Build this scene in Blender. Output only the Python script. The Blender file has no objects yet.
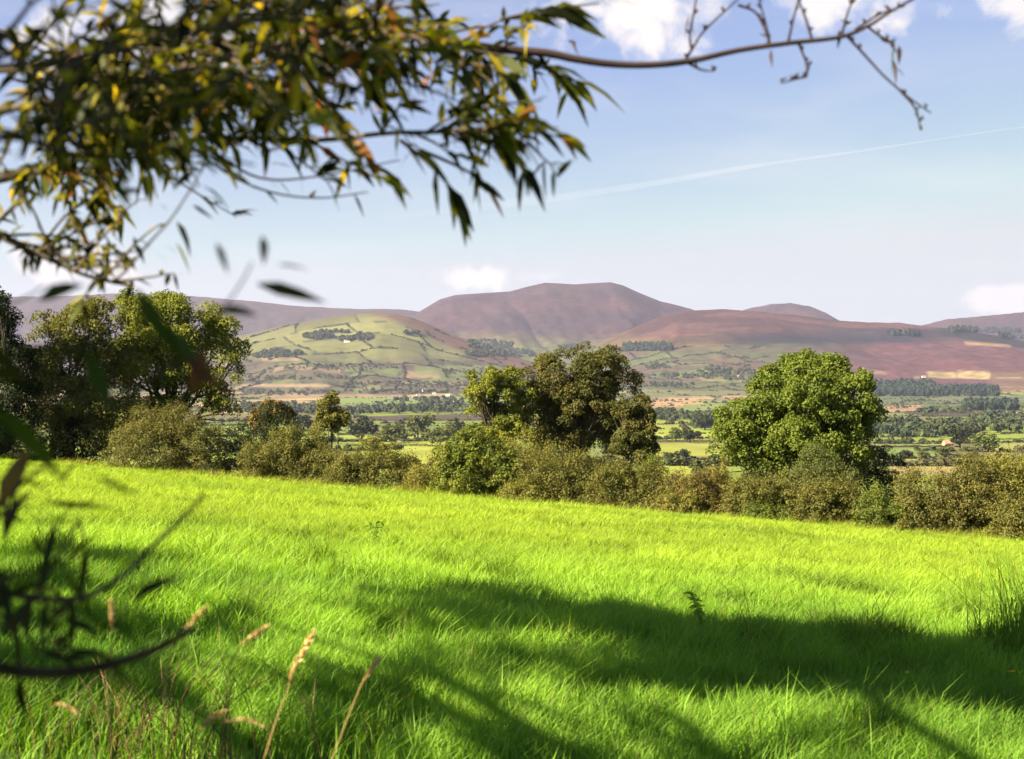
import bpy, math, random
import numpy as np
from mathutils import Vector

random.seed(7)
R = np.random.default_rng(11)
sc = bpy.context.scene
COL = sc.collection
W, H, F = 1024, 759, 1407.0
CX, CY, EYE = 512.0, 379.5, 1.6

# ------------------------------------------------------------------ noise
def hash2(ix, iy, seed):
    ix = ix.astype(np.int64); iy = iy.astype(np.int64)
    h = (ix * 374761393 + iy * 668265263 + seed * 974634777) & 0xFFFFFFFF
    h = ((h ^ (h >> 13)) * 1274126177) & 0xFFFFFFFF
    h = ((h ^ (h >> 16)) * 2246822519) & 0xFFFFFFFF
    return ((h ^ (h >> 15)) & 0xFFFFFF) / float(0xFFFFFF)

def vnoise(x, y, seed=0):
    x0 = np.floor(x); y0 = np.floor(y)
    fx = x - x0; fy = y - y0
    fx = fx * fx * (3 - 2 * fx); fy = fy * fy * (3 - 2 * fy)
    a = hash2(x0, y0, seed); b = hash2(x0 + 1, y0, seed)
    c = hash2(x0, y0 + 1, seed); d = hash2(x0 + 1, y0 + 1, seed)
    return (a * (1 - fx) + b * fx) * (1 - fy) + (c * (1 - fx) + d * fx) * fy

def fbm(x, y, seed=0, oct=4, gain=0.5):
    s = 0; amp = 1; tot = 0
    for o in range(oct):
        s = s + amp * vnoise(x * 2 ** o, y * 2 ** o, seed + o * 17); tot += amp; amp *= gain
    return s / tot

def smooth(a, b, t):
    t = np.clip((t - a) / (b - a), 0, 1)
    return t * t * (3 - 2 * t)

# ------------------------------------------------------------------ mesh helpers
def mesh_np(name, verts, loops, sizes, cols=None, mat=None, smooth_shade=False):
    verts = np.asarray(verts, np.float32); loops = np.asarray(loops, np.int32).ravel()
    sizes = np.asarray(sizes, np.int32)
    me = bpy.data.meshes.new(name)
    me.vertices.add(len(verts)); me.vertices.foreach_set('co', verts.ravel())
    me.loops.add(len(loops)); me.loops.foreach_set('vertex_index', loops)
    me.polygons.add(len(sizes))
    starts = np.concatenate([[0], np.cumsum(sizes)[:-1]]).astype(np.int32)
    me.polygons.foreach_set('loop_start', starts)
    if smooth_shade:
        me.polygons.foreach_set('use_smooth', np.ones(len(sizes), bool))
    else:
        me.polygons.foreach_set('use_smooth', np.zeros(len(sizes), bool))
    me.update(calc_edges=True)
    if cols is not None:
        a = me.color_attributes.new('Col', 'FLOAT_COLOR', 'POINT')
        c = np.ones((len(verts), 4), np.float32); c[:, :3] = cols
        a.data.foreach_set('color', c.ravel())
    if mat is not None:
        me.materials.append(mat)
    return me

class Geo:
    """collects pieces, builds one mesh"""
    def __init__(s): s.v = []; s.l = []; s.s = []; s.c = []; s.n = 0
    def add(s, v, faces, col=None):
        v = np.asarray(v, float)
        faces = np.asarray(faces)
        s.v.append(v); s.l.append((faces + s.n).ravel()); s.s.append(np.full(len(faces), faces.shape[1]))
        c = np.ones((len(v), 3)) * (0.5 if col is None else np.asarray(col)); s.c.append(c)
        s.n += len(v)
    def mesh(s, name, mat, smooth_shade=False):
        return mesh_np(name, np.concatenate(s.v), np.concatenate(s.l), np.concatenate(s.s), np.concatenate(s.c), mat, smooth_shade)

def tag(o, label=None, cat=None, group=None, kind=None):
    if label: o['label'] = label
    if cat: o['category'] = cat
    if group: o['group'] = group
    if kind: o['kind'] = kind
    return o

def link(name, me, parent=None, loc=None):
    o = bpy.data.objects.new(name, me); COL.objects.link(o)
    if parent is not None: o.parent = parent
    if loc is not None: o.location = loc
    return o

def thing(name, loc, label, cat, group=None):
    o = bpy.data.objects.new(name, None); COL.objects.link(o); o.location = loc
    o.empty_display_size = 0.2
    return tag(o, label, cat, group)

def tube(g, pts, radii, n=7, col=(0.1, 0.08, 0.06)):
    pts = [np.asarray(p, float) for p in pts]
    rings = []
    for i, p in enumerate(pts):
        t = pts[min(i + 1, len(pts) - 1)] - pts[max(i - 1, 0)]
        t = t / (np.linalg.norm(t) + 1e-9)
        a = np.cross(t, [0.13, 0.27, 0.95]); 
        if np.linalg.norm(a) < 1e-3: a = np.cross(t, [1, 0, 0])
        a /= np.linalg.norm(a); b = np.cross(t, a)
        ang = np.arange(n) * 2 * math.pi / n
        rings.append(p + radii[i] * (np.cos(ang)[:, None] * a + np.sin(ang)[:, None] * b))
    v = np.concatenate(rings + [[pts[-1]]])
    f = []
    for i in range(len(pts) - 1):
        for k in range(n):
            f.append([i * n + k, i * n + (k + 1) % n, (i + 1) * n + (k + 1) % n, (i + 1) * n + k])
    base = (len(pts) - 1) * n
    for k in range(n):
        f.append([base + k, base + (k + 1) % n, len(v) - 1, len(v) - 1])
    q = np.array(f)
    tri = q[:, 2] == q[:, 3]
    g.add(v, q[~tri], col)
    off = g.n - len(v)
    g.l.append((q[tri][:, :3] + off).ravel()); g.s.append(np.full(tri.sum(), 3))

def spline(ctrl, per=8):
    c = [np.asarray(p, float) for p in ctrl]
    c = [2 * c[0] - c[1]] + c + [2 * c[-1] - c[-2]]
    out = []
    for i in range(1, len(c) - 2):
        for k in range(per):
            t = k / per
            p0, p1, p2, p3 = c[i - 1], c[i], c[i + 1], c[i + 2]
            out.append(0.5 * (2 * p1 + (p2 - p0) * t + (2 * p0 - 5 * p1 + 4 * p2 - p3) * t * t + (3 * p1 - p0 - 3 * p2 + p3) * t ** 3))
    out.append(c[-2])
    return np.array(out)

def unit(v): return v / (np.linalg.norm(v, axis=-1, keepdims=True) + 1e-9)

# ------------------------------------------------------------------ materials
def new_mat(name):
    m = bpy.data.materials.new(name); m.use_nodes = True
    nt = m.node_tree; nt.nodes.clear()
    out = nt.nodes.new('ShaderNodeOutputMaterial')
    return m, nt, out

def leaf_material(name, transl=0.35, gloss=0.05, rough=0.45, tint=(1.25, 1.25, 0.55)):
    m, nt, out = new_mat(name); N = nt.nodes.new; L = nt.links.new
    at = N('ShaderNodeAttribute'); at.attribute_name = 'Col'
    d = N('ShaderNodeBsdfDiffuse'); t = N('ShaderNodeBsdfTranslucent'); gl = N('ShaderNodeBsdfGlossy')
    gl.inputs['Roughness'].default_value = rough; gl.inputs['Color'].default_value = (0.8, 0.85, 0.8, 1)
    mul = N('ShaderNodeMix'); mul.data_type = 'RGBA'; mul.blend_type = 'MULTIPLY'; mul.inputs[0].default_value = 1
    mul.inputs[7].default_value = (*tint, 1)
    L(at.outputs['Color'], mul.inputs[6]); L(at.outputs['Color'], d.inputs['Color']); L(mul.outputs[2], t.inputs['Color'])
    mx = N('ShaderNodeMixShader'); mx.inputs[0].default_value = transl
    L(d.outputs[0], mx.inputs[1]); L(t.outputs[0], mx.inputs[2])
    m2 = N('ShaderNodeMixShader'); m2.inputs[0].default_value = gloss
    L(mx.outputs[0], m2.inputs[1]); L(gl.outputs[0], m2.inputs[2])
    L(m2.outputs[0], out.inputs['Surface'])
    return m

def diffuse_material(name, scale=None, amount=0.3, attr=True, color=(0.3, 0.3, 0.3), rough=0.9, bump=0.0):
    m, nt, out = new_mat(name); N = nt.nodes.new; L = nt.links.new
    p = N('ShaderNodeBsdfPrincipled'); p.inputs['Roughness'].default_value = rough
    p.inputs['Specular IOR Level'].default_value = 0.15
    if attr:
        at = N('ShaderNodeAttribute'); at.attribute_name = 'Col'; src = at.outputs['Color']
    else:
        rgb = N('ShaderNodeRGB'); rgb.outputs[0].default_value = (*color, 1); src = rgb.outputs[0]
    if scale:
        tc = N('ShaderNodeTexCoord'); no = N('ShaderNodeTexNoise'); no.inputs['Scale'].default_value = scale
        no.inputs['Detail'].default_value = 6
        L(tc.outputs['Object'], no.inputs['Vector'])
        mr = N('ShaderNodeMapRange'); mr.inputs[1].default_value = 0.25; mr.inputs[2].default_value = 0.75
        mr.inputs[3].default_value = 1 - amount; mr.inputs[4].default_value = 1 + amount
        L(no.outputs['Fac'], mr.inputs[0])
        mul = N('ShaderNodeMix'); mul.data_type = 'RGBA'; mul.blend_type = 'MULTIPLY'; mul.inputs[0].default_value = 1
        L(src, mul.inputs[6]); L(mr.outputs[0], mul.inputs[7]); src = mul.outputs[2]
        if bump:
            b = N('ShaderNodeBump'); b.inputs['Strength'].default_value = bump
            L(no.outputs['Fac'], b.inputs['Height']); L(b.outputs[0], p.inputs['Normal'])
    L(src, p.inputs['Base Color']); L(p.outputs[0], out.inputs['Surface'])
    return m

M_leaf = leaf_material('foliage', transl=0.35, gloss=0.015, rough=0.6)
M_near = leaf_material('willow_foliage', transl=0.5, gloss=0.01, rough=0.5, tint=(1.7, 1.5, 0.5))
M_grass = leaf_material('grass_blades', transl=0.45, gloss=0.015, rough=0.6, tint=(1.15, 1.2, 0.3))
M_far = diffuse_material('far_foliage', rough=1.0)
M_bark = diffuse_material('bark', scale=14, amount=0.5, bump=0.6)
M_soil = diffuse_material('field_soil', scale=3, amount=0.4)
M_land = diffuse_material('land', scale=0.02, amount=0.22, rough=1.0)
M_heath = diffuse_material('heath', scale=0.022, amount=0.46, rough=1.0)
M_wall = diffuse_material('render_wall', scale=1.5, amount=0.08, attr=False, color=(0.75, 0.72, 0.68))
M_wall2 = diffuse_material('brick_wall', scale=1.5, amount=0.12, attr=False, color=(0.42, 0.22, 0.15))
M_roof = diffuse_material('slate_roof', scale=1.2, amount=0.2, attr=False, color=(0.16, 0.15, 0.16))
M_roof2 = diffuse_material('tile_roof', scale=1.2, amount=0.2, attr=False, color=(0.30, 0.16, 0.12))
M_glass = diffuse_material('window_glass', attr=False, color=(0.03, 0.035, 0.045), rough=0.2)
M_seed = leaf_material('dry_grass', transl=0.3, gloss=0.02, tint=(1.1, 1.0, 0.7))

# ------------------------------------------------------------------ terrain heights
def hedge_s(x, y):
    return (x + 23.4) * 0.429 + (y - 80.0) * 0.903

VY = np.array([0, 60, 80, 120, 200, 300, 450, 600, 1000, 1500, 2500, 3500, 4500, 5500, 7000, 9000, 14000.])
VZ = np.array([-3, -4.5, -6.5, -10.5, -17.5, -25, -34, -41, -54, -62, -69, -70, -62, -45, -15, 5, 10.])

def prof(D, pts):
    p = np.array(pts, float)
    return (p[:, 0] - CX) / F * D, EYE + (CY - p[:, 1]) / F * D

HILLS = {
    'far_left': (11500, 3200, 2000, [(-700, 330), (-300, 306), (0, 297), (60, 296), (120, 293), (170, 294), (210, 297), (250, 301), (300, 306), (350, 308), (400, 309), (450, 315), (520, 335), (600, 372)]),
    'main': (9600, 3000, 1800, [(330, 378), (380, 347), (405, 325), (418, 312), (440, 299), (455, 295), (480, 293), (510, 291), (525, 287), (545, 283), (575, 284.5), (610, 282), (622, 285), (640, 293), (660, 301), (690, 308), (720, 319), (760, 334), (820, 360), (900, 385)]),
    'dome': (10800, 2400, 1500, [(620, 372), (690, 335), (720, 317), (745, 309), (770, 304), (790, 303), (810, 306), (825, 312), (840, 321), (870, 337), (930, 372)]),
    'heather': (7600, 2700, 1600, [(520, 388), (560, 366), (600, 343), (640, 325), (665, 314), (690, 310), (720, 309), (760, 312), (800, 316), (840, 321), (870, 322), (900, 322), (930, 326), (960, 329), (1000, 336), (1024, 341), (1150, 362), (1350, 380)]),
    'far_right': (10800, 2400, 1800, [(820, 372), (880, 342), (920, 326), (945, 319), (980, 316), (1024, 312), (1100, 307), (1250, 306), (1600, 318), (2000, 345)]),
    'green': (6300, 1900, 1300, [(60, 388), (150, 362), (200, 345), (250, 334), (290, 324), (330, 316), (365, 311.5), (390, 311.5), (410, 316), (430, 324), (450, 333), (480, 345), (520, 358), (570, 374), (620, 388)]),
}
HN = list(HILLS)

def heights(x, y):
    x = np.asarray(x, float); y = np.asarray(y, float)
    r = np.hypot(x, y)
    plane = -0.071 * x - 0.0645 * y
    plane = 40 * np.tanh(plane / 40)
    plane = plane + 0.10 * (fbm(x / 4.0, y / 4.0, 3, 3) - 0.5)
    yy = np.where(y > 0, np.where(np.abs(x) > y * 1.2, np.maximum(y, 60), y), 0)
    vz = np.interp(np.maximum(yy, 0), VY, VZ) + (fbm(x / 420, y / 420, 5, 3) - 0.5) * 14 * smooth(250, 1200, r)
    vz = vz + (fbm(x / 60, y / 60, 6, 2) - 0.5) * 2.0 * smooth(90, 200, r)
    s = hedge_s(x, y)
    k = smooth(0, 70, s)
    base = plane * (1 - k) + vz * k
    hs = []
    for i, n in enumerate(HN):
        D, wf, wb, pts = HILLS[n]
        px, pz = prof(D, pts)
        order = np.argsort(px)
        warp = (fbm(x / 1500, y / 1500, 40 + i, 3) - 0.5)
        ridge = np.interp(x, px[order], pz[order])
        b0 = np.interp(D, VY, VZ)
        hh = np.maximum(ridge - b0, 0)
        t = np.where(y < D, (D - y) / (wf * (1 + 0.35 * warp)), (y - D) / wb)
        t = np.clip(t, 0, 1)
        sh = 0.5 * (1 + np.cos(np.pi * t ** 0.9))
        sh = sh * (1 - 0.25 * np.sin(np.pi * t))
        gul = np.abs(fbm(x / 520 + 0.25 * y / 520, y / 2400, 60 + i, 4) - 0.5) * 2
        gul2 = fbm(x / 260, y / 500, 80 + i, 3) - 0.5
        q = np.sin(np.pi * np.clip(t, 0, 1)) 
        h = hh * sh - hh * 0.09 * (1 - np.minimum(gul * 2.6, 1)) * q ** 1.3 * (t < 1) * np.where(hh > 30, 1, 0) + hh * 0.11 * gul2 * q + 9 * (fbm(x / 110, y / 200, 95 + i, 2) - .5) * q * (hh > 30)
        hs.append(np.maximum(h, 0))
    hs = np.array(hs)
    top = hs.max(0)
    which = np.where(top > 10, hs.argmax(0), -1)
    return base + top, which, top

def gz(x, y):
    return float(heights(np.array([x]), np.array([y]))[0][0])

def project(x, y, z):
    yy = np.maximum(y, 0.01)
    return CX + x / yy * F, CY - (z - EYE) / yy * F

def hit(px, py, ymin=4, ymax=1e9):
    k = (px - CX) / F
    a = math.atan(k); j = int(np.clip(np.searchsorted(GA, a), 1, len(GA) - 1))
    if abs(GA[j - 1] - a) < abs(GA[j] - a): j -= 1
    Y = GYY[:, j]; Z = GZ[:, j]
    ray = EYE + (CY - py) / F * Y; dlt = Z - ray
    ok = np.where((dlt >= 0) & (Y >= ymin) & (Y <= ymax))[0]
    if not len(ok): i = len(Y) - 2; t = 0
    else:
        i = max(ok[0] - 1, 0); t = float(np.clip(-dlt[i] / (dlt[i + 1] - dlt[i] + 1e-9), 0, 1))
    yy = Y[i] + (Y[i + 1] - Y[i]) * t; zz = Z[i] + (Z[i + 1] - Z[i]) * t
    return float(k * yy), float(yy), float(zz)

# fields of the valley: a warped, rotated patchwork
def cells(x, y, su=300., sv=230., rot=0.22, seed=0):
    u = x * math.cos(rot) + y * math.sin(rot); v = -x * math.sin(rot) + y * math.cos(rot)
    u = u + (fbm(x / 900, y / 900, 101 + seed, 2) - 0.5) * 500
    v = v + (fbm(x / 800, y / 800, 131 + seed, 2) - 0.5) * 420
    cv = np.floor(v / sv)
    uo = u + hash2(cv, cv * 0 + 3, 7 + seed) * su
    wdt = su * (0.7 + 0.9 * hash2(cv, cv * 0 + 9, 8 + seed))
    cu = np.floor(uo / wdt)
    fu = uo / wdt - cu; fv = v / sv - cv
    d = np.minimum(np.minimum(fu, 1 - fu) * wdt, np.minimum(fv, 1 - fv) * sv)
    return cu, cv, d

G_LUSH = np.array([0.115, 0.205, 0.028])

def land_colour(x, y, z, which, top):
    n = len(x)
    px, py = project(x, y, z)
    cu, cv, d = cells(x, y)
    h1 = hash2(cu, cv, 21); h2 = hash2(cu, cv, 22); h3 = hash2(cu, cv, 23)
    f1 = fbm(x / 300, y / 300, 31, 4); f2 = fbm(x / 90, y / 90, 32, 3)
    f3 = fbm(x / 700, y / 220, 33, 4); f4 = fbm(x / 1400, y / 500, 34, 3)
    near = np.array([0.165, 0.215, 0.030]); mid = np.array([0.135, 0.165, 0.05]); oliv = np.array([0.13, 0.12, 0.05])
    tan = np.array([0.34, 0.25, 0.13]); pink = np.array([0.26, 0.16, 0.11]); scrub = np.array([0.075, 0.062, 0.045]); dk = np.array([0.045, 0.06, 0.03])
    c = np.empty((n, 3)); c[:] = near
    c = np.where((h1 < 0.30)[:, None], mid, c)
    far = smooth(1300, 3200, y)
    c = np.where(((h2 < 0.10 + 0.22 * far))[:, None], oliv, c)
    c = np.where(((h2 > 0.965 - 0.10 * far) & (y > 900))[:, None], tan, c)
    c = np.where(((h3 > 0.97 - 0.06 * far) & (y > 1400))[:, None], pink, c)
    c = np.where(((h3 < 0.16 * far))[:, None], scrub, c)
    c = c * (0.8 + 0.4 * h3)[:, None] * (0.85 + 0.3 * f2)[:, None]
    # hedge lines as rough ground
    w = 5 + y * 0.0012
    hl = (d < w) & (y > 140)
    c = np.where(hl[:, None], dk, c)
    # rough upland of the left valley side (scrub and bracken between small fields)
    ru = smooth(4300, 5000, y) * smooth(0.40, 0.52, f3)
    rl = ru * (px < 480)
    c = c * (1 - 0.75 * rl[:, None]) + 0.75 * rl[:, None] * np.array([0.13, 0.095, 0.07])
    hill = which >= 0
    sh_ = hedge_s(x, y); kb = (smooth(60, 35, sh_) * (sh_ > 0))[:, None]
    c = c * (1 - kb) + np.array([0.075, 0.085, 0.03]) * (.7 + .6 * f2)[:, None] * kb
    # --- green hill
    g = which == HN.index('green')
    cug, cvg, dg = cells(x, y, 250., 190., 0.15, 5)
    hg = hash2(cug, cvg, 44); hg2 = hash2(cug, cvg, 45)
    gc = np.array([0.172, 0.182, 0.066]) * (0.68 + 0.7 * hg)[:, None]
    gc = np.where((hg2 > 0.95)[:, None], np.array([0.24, 0.20, 0.10]), gc)
    gc = np.where((dg < 5)[:, None], np.array([0.06, 0.07, 0.04]), gc)
    low = smooth(352, 366, py + 8 * (f1 - 0.5))
    rough = np.where((f3 > 0.5)[:, None], np.array([0.095, 0.070, 0.068]), np.array([0.11, 0.098, 0.06])) * (0.75 + 0.5 * f2)[:, None]
    cs, cw, ds = cells(x, y, 190., 85., 0.05, 9)
    rough = np.where((hash2(cs, cw, 61) > 0.86)[:, None], np.array([0.25, 0.19, 0.115]), rough)
    rough = np.where((hash2(cs, cw, 62) > 0.74)[:, None], np.array([0.13, 0.16, 0.06]), rough)
    rough = np.where((ds < 7)[:, None], np.array([0.055, 0.052, 0.045]), rough)
    gc = gc * (1 - low[:, None]) + rough * low[:, None]
    yr = np.interp(px, [365, 390, 410, 430, 450, 480, 520, 570], [311.5, 311.5, 316, 324, 333, 345, 358, 374])
    cap = smooth(14, 6, py - yr - 0.07 * (px - 390) + 12 * (f1 - 0.5)) * smooth(358, 384, px)
    gc = gc * (1 - cap[:, None]) + np.array([0.150, 0.088, 0.060]) * (0.8 + 0.4 * f2)[:, None] * cap[:, None]
    edge = smooth(0, 1, (272 - px) / 60 - (py - 338) / 12 + 0.5 * (f1 - .5))
    gc = gc * (1 - edge[:, None]) + np.array([0.11, 0.095, 0.06]) * edge[:, None]
    c = np.where(g[:, None], gc, c)
    # --- mountains: heather and moor grass
    heath = np.array([0.102, 0.058, 0.072]); heath2 = np.array([0.074, 0.049, 0.066]); moor = np.array([0.19, 0.135, 0.065]); moor2 = np.array([0.15, 0.15, 0.065])
    for nm in ('main', 'dome', 'far_right', 'far_left'):
        m = which == HN.index(nm)
        k = smooth(0.36, 0.64, f3)[:, None]
        mc = heath * k + heath2 * (1 - k)
        if nm == 'far_left': mc = mc * 0.5 + np.array([0.10, 0.085, 0.075]) * 0.5
        k2 = (smooth(0.50, 0.70, f1) * 0.55)[:, None]
        mc = mc * (1 - k2) + np.array([0.125, 0.080, 0.062]) * k2
        if nm == 'main':
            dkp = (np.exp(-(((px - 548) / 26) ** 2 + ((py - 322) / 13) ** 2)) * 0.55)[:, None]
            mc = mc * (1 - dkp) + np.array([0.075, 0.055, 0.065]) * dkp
            lo = smooth(326, 350, py + 16 * (f4 - 0.5))[:, None]
            gcol = np.where((f3 > 0.5)[:, None], moor, moor2)
            gcol = np.where(((hash2(cug, cvg, 47) > 0.55) & (py > 346))[:, None], np.array([0.15, 0.175, 0.06]), gcol)
            gcol = np.where(((dg < 8) & (py > 346))[:, None], dk, gcol)
            mc = mc * (1 - lo) + gcol * lo
        mc = mc * (0.85 + 0.3 * f2)[:, None]
        c = np.where(m[:, None], mc, c)
    m = which == HN.index('heather')
    hb = np.array([0.150, 0.066, 0.066]); hp = np.array([0.150, 0.065, 0.074])
    k = smooth(0.35, 0.6, f3)[:, None]
    mc = hb * k + np.array([0.135, 0.075, 0.07]) * (1 - k)
    yb = py - 18 * (f4 - 0.5) - 9 * (f1 - 0.5)
    # moor-grass shoulder to the left
    k = (smooth(330, 338, yb) * smooth(352, 344, yb) * smooth(830, 700, px))[:, None]
    mc = mc * (1 - k * .8) + moor * k * .8
    # dark purple belt, then a green rough pasture belt
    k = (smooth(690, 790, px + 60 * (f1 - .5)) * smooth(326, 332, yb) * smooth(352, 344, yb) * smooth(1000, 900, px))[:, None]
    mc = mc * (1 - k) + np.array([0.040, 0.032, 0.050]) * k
    k = (smooth(700, 780, px) * smooth(335, 341, yb) * smooth(353, 346, yb) * smooth(900, 830, px))[:, None]
    mc = mc * (1 - .7 * k) + np.array([0.075, 0.105, 0.05]) * .7 * k
    st_ = smooth(.44, .60, fbm(x / 420, y / 130, 36, 4))[:, None]
    mc = mc * (1 - .42 * st_)
    # pink heather in flower
    k = (smooth(800, 880, px + 40 * (f1 - .5)) * smooth(340, 346, yb))[:, None]
    mc = mc * (1 - k) + hp * (0.75 + .5 * f3)[:, None] * k
    # left lower slope: mosaic of rough grass and scrub
    lo = (smooth(342, 352, yb) * smooth(860, 780, px))[:, None]
    mos = np.where((f3 > .52)[:, None], np.array([0.15, 0.105, 0.075]), np.array([0.12, 0.13, 0.06]))
    mos = np.where(((hash2(cug, cvg, 48) > 0.6))[:, None], np.array([0.135, 0.17, 0.06]), mos)
    mos = np.where(((dg < 9) & (px < 770))[:, None], np.array([0.06, 0.06, 0.045]), mos)
    mc = mc * (1 - lo) + mos * lo
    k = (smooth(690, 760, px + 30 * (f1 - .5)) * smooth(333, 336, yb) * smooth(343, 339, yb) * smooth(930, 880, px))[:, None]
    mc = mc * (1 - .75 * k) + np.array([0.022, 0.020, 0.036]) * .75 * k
    pu = smooth(.5, .62, fbm(x / 520, y / 160, 37, 4))[:, None] * smooth(780, 860, px)[:, None]
    mc = mc * (1 - .5 * pu) + np.array([0.065, 0.045, 0.066]) * .5 * pu
    k = (smooth(928, 950, px) * smooth(0, 1.5, py - (326.0 + (px - 940) * .14)) * smooth(9.5, 6, py - (327 + (px - 940) * .17)))[:, None]
    mc = mc * (1 - .85 * k) + np.array([0.014, 0.019, 0.020]) * .85 * k
    mc = mc * (0.85 + 0.3 * f2)[:, None]
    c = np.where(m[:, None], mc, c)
    # --- particular fields that can be told apart
    def patch(x0, x1, y0, y1, col, k=1.0, rag=3.0, slope=0.0):
        nonlocal c
        e = (fbm(x / 70, y / 200, 77, 3) - 0.5) * rag
        yy = py - (px - (x0 + x1) / 2) * slope
        w_ = smooth(x0 - 2, x0 + 2, px + e) * smooth(x1 + 2, x1 - 2, px + e) * smooth(y0 - .7, y0 + .7, yy + e * .3) * smooth(y1 + .7, y1 - .7, yy + e * .3)
        w_ = (w_ * k * (y > 120))[:, None]
        c = c * (1 - w_) + np.array(col) * (0.9 + 0.2 * f2)[:, None] * w_
    corn = (0.42, 0.33, 0.17)
    patch(927, 956, 371.5, 378, corn, slope=0.05); patch(957, 990, 371, 379, corn, slope=0.03)
    patch(914, 920, 376, 378, corn)
    patch(872, 886, 371, 374, (0.27, 0.18, 0.11)); patch(965, 1010, 343, 346, (0.33, 0.24, 0.13), slope=0.06)
    patch(992, 1100, 372, 393, (0.20, 0.13, 0.085), .8); patch(996, 1100, 377, 379, (0.30, 0.22, 0.12)); patch(996, 1100, 386, 388, (0.30, 0.21, 0.12))
    patch(872, 1080, 396, 409, (0.085, 0.115, 0.055), .9); patch(870, 900, 406.5, 412, (0.30, 0.22, 0.13)); patch(890, 922, 405, 411, (0.27, 0.17, 0.12))
    patch(868, 910, 413, 419, (0.17, 0.19, 0.06)); patch(915, 968, 417, 422, (0.14, 0.16, 0.06))
    patch(640, 775, 383.5, 396, (0.125, 0.135, 0.055), 1, 3, -0.03)
    patch(640, 705, 399, 407, (0.34, 0.22, 0.12), 1, 3, -.03); patch(684, 730, 404, 411, (0.15, 0.20, 0.06)); patch(696, 728, 399, 402.5, (0.17, 0.19, 0.08))
    patch(340, 452, 397.5, 404.5, (0.15, 0.21, 0.06), 1, 4); patch(240, 330, 384, 387, (0.33, 0.24, 0.15), .9, 5); patch(404, 440, 372, 378, (0.30, 0.21, 0.13), .9, 5)
    patch(262, 300, 358, 361, (0.30, 0.22, 0.14), .9, 5); patch(415, 500, 366, 376, (0.16, 0.19, 0.07), .8, 6)
    patch(690, 735, 371, 375, (0.16, 0.19, 0.07)); patch(700, 742, 376, 381, (0.24, 0.23, 0.10))
    patch(655, 712, 362, 366, (0.15, 0.18, 0.07), .8)
    bright = (0.21, 0.25, 0.035)
    patch(640, 690, 420, 440, bright); patch(690, 745, 432, 440, bright); patch(640, 730, 443, 456, (0.20, 0.22, 0.04)); patch(645, 705, 462, 500, bright)
    patch(355, 475, 436, 445, (0.20, 0.23, 0.037)); patch(360, 480, 445.5, 465, (0.21, 0.24, 0.037)); patch(290, 345, 423, 431, (0.15, 0.20, 0.045))
    patch(360, 470, 425, 432, (0.12, 0.17, 0.05))
    patch(870, 955, 441, 446, (0.15, 0.19, 0.05)); patch(870, 940, 448, 456, (0.12, 0.17, 0.045)); patch(985, 1060, 441, 450, (0.18, 0.20, 0.06)); patch(890, 990, 458, 475, (0.21, 0.18, 0.07))
    c = np.where((hill & ~g & (y < 0))[:, None], mid, c)
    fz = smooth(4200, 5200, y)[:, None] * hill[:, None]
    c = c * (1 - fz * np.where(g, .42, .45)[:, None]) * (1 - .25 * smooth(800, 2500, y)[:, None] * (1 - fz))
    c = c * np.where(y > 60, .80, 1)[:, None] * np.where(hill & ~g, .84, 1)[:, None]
    return np.clip(c, 0.005, 0.9)

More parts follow.
